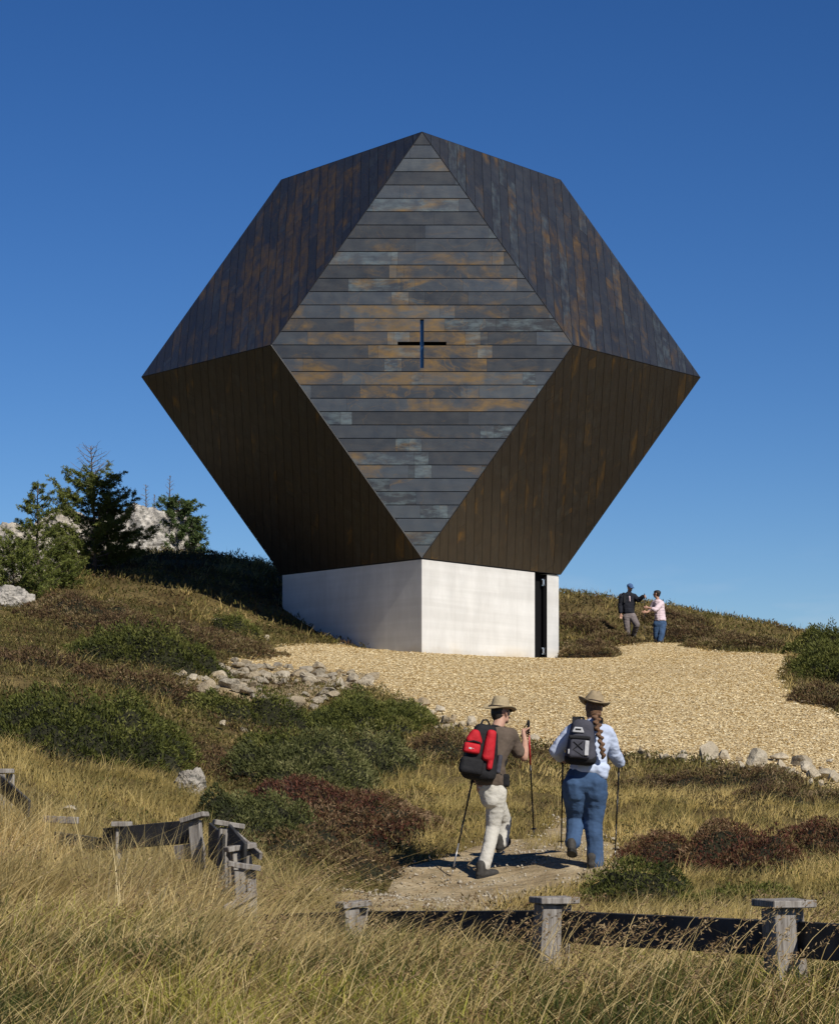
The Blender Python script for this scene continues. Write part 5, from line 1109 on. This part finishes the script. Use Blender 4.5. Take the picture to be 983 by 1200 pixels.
chain(bm, [(Rs, .08), (Re, .066), (q(765,712,-.2), .052)]); chain(bm, [(Ls, .075), (Le, .060)]); fuse('shirt', bm, .013, M['pink'], m2, 3, .010, 8)
bm = bmesh.new(); hull(bm, [(q(773.8,725,0), (.145,.145,.05)), (hR, .125), (hL, .125)]); chain(bm, [(hR, .12), (kR, .092), (aR, .078)]); chain(bm, [(hL, .12), (kL, .092), (aL, .078)]); fuse('jeans', bm, .013, M['jeans'], m2, 3, .008, 8)
boot(m2, q(775,757,.02), q(768.5,759,-.04), mat='ltshoe') if 'ltshoe' in M else boot(m2, q(775,757,.02), q(768.5,759,-.04)); boot(m2, q(777.5,754.5,-.12), q(770.5,758,-.20))
bm = bmesh.new(); hull(bm, [(T(0,-.03,.045), (.092,.085,.075)), (T(0,.01,.07), (.085,.08,.045)), (T(0,-.045,-.03), .055)]); fuse('hair', bm, .009, M['hair_d'], m2, 2)
# ================================================================== light, sky, camera
EL, AZ = R(40.7), R(34.2)
sv = Vector((math.sin(AZ)*math.cos(EL), -math.cos(AZ)*math.cos(EL), math.sin(EL)))
sd = bpy.data.lights.new('sun', 'SUN'); sd.energy = 5.0; sd.angle = R(.5); sd.color = (1, .945, .85); so = bpy.data.objects.new('sun', sd); COL.objects.link(so)
so.rotation_euler = (-sv).to_track_quat('-Z', 'Y').to_euler(); so.location = (20,-20,30)
w = bpy.data.worlds.new('World'); SC.world = w; w.use_nodes = True; nt = w.node_tree; nt.nodes.clear()
sk = nt.nodes.new('ShaderNodeTexSky'); sk.sky_type = 'NISHITA'; sk.sun_disc = False; sk.sun_elevation = EL; sk.sun_rotation = R(180)-AZ; sk.altitude = 2000; sk.air_density = 1.0; sk.dust_density = .15; sk.ozone_density = 2.2
bg = nt.nodes.new('ShaderNodeBackground'); bg.inputs[1].default_value = .043; wo = nt.nodes.new('ShaderNodeOutputWorld')
hs = nt.nodes.new('ShaderNodeHueSaturation'); hs.inputs['Saturation'].default_value = 1.25; gm = nt.nodes.new('ShaderNodeGamma'); gm.inputs[1].default_value = 1.25
nt.links.new(sk.outputs[0], hs.inputs['Color']); nt.links.new(hs.outputs[0], gm.inputs[0]); tn = nt.nodes.new('ShaderNodeMix'); tn.data_type = 'RGBA'; tn.blend_type = 'MULTIPLY'; tn.inputs[0].default_value = 1; tn.inputs[7].default_value = (.86,.885,1.02,1); nt.links.new(gm.outputs[0], tn.inputs[6])
tc = nt.nodes.new('ShaderNodeTexCoord'); mp = nt.nodes.new('ShaderNodeMapping'); mp.inputs[3].default_value = (9,3,42); nt.links.new(tc.outputs[0], mp.inputs[0]); cn = nt.nodes.new('ShaderNodeTexNoise'); cn.inputs['Scale'].default_value = 2.2; cn.inputs['Detail'].default_value = 6; nt.links.new(mp.outputs[0], cn.inputs[0])
cr = nt.nodes.new('ShaderNodeValToRGB'); cr.color_ramp.elements[0].position = .52; cr.color_ramp.elements[1].position = .78; nt.links.new(cn.outputs[0], cr.inputs[0])
sx = nt.nodes.new('ShaderNodeSeparateXYZ'); nt.links.new(tc.outputs[0], sx.inputs[0]); er = nt.nodes.new('ShaderNodeValToRGB'); e = er.color_ramp.elements; e[0].position = .03; e[0].color = (1,1,1,1); e[1].position = .09; e[1].color = (0,0,0,1); nt.links.new(sx.outputs[2], er.inputs[0])
mm = nt.nodes.new('ShaderNodeMath'); mm.operation = 'MULTIPLY'; nt.links.new(cr.outputs[0], mm.inputs[0]); nt.links.new(er.outputs[0], mm.inputs[1]); m3 = nt.nodes.new('ShaderNodeMath'); m3.operation = 'MULTIPLY'; m3.inputs[1].default_value = .45; nt.links.new(mm.outputs[0], m3.inputs[0])
cm = nt.nodes.new('ShaderNodeMix'); cm.data_type = 'RGBA'; nt.links.new(m3.outputs[0], cm.inputs[0]); nt.links.new(tn.outputs[2], cm.inputs[6]); cm.inputs[7].default_value = (13,14,16,1); nt.links.new(cm.outputs[2], bg.inputs[0]); nt.links.new(bg.outputs[0], wo.inputs[0])
cd = bpy.data.cameras.new('camera'); co = bpy.data.objects.new('camera', cd); COL.objects.link(co); SC.camera = co
co.location = (0,0,0); co.rotation_euler = (R(90),0,0); cd.sensor_fit = 'HORIZONTAL'; cd.sensor_width = 36; cd.lens = 36*F/983; cd.shift_x = (491.5-CX)/983; cd.shift_y = (HY-600)/983; cd.clip_start = .1; cd.clip_end = 8000
SC.view_settings.view_transform = 'Standard'; SC.view_settings.look = 'None'; SC.view_settings.exposure = .12; SC.view_settings.gamma = 1; SC.view_settings.use_curve_mapping = False
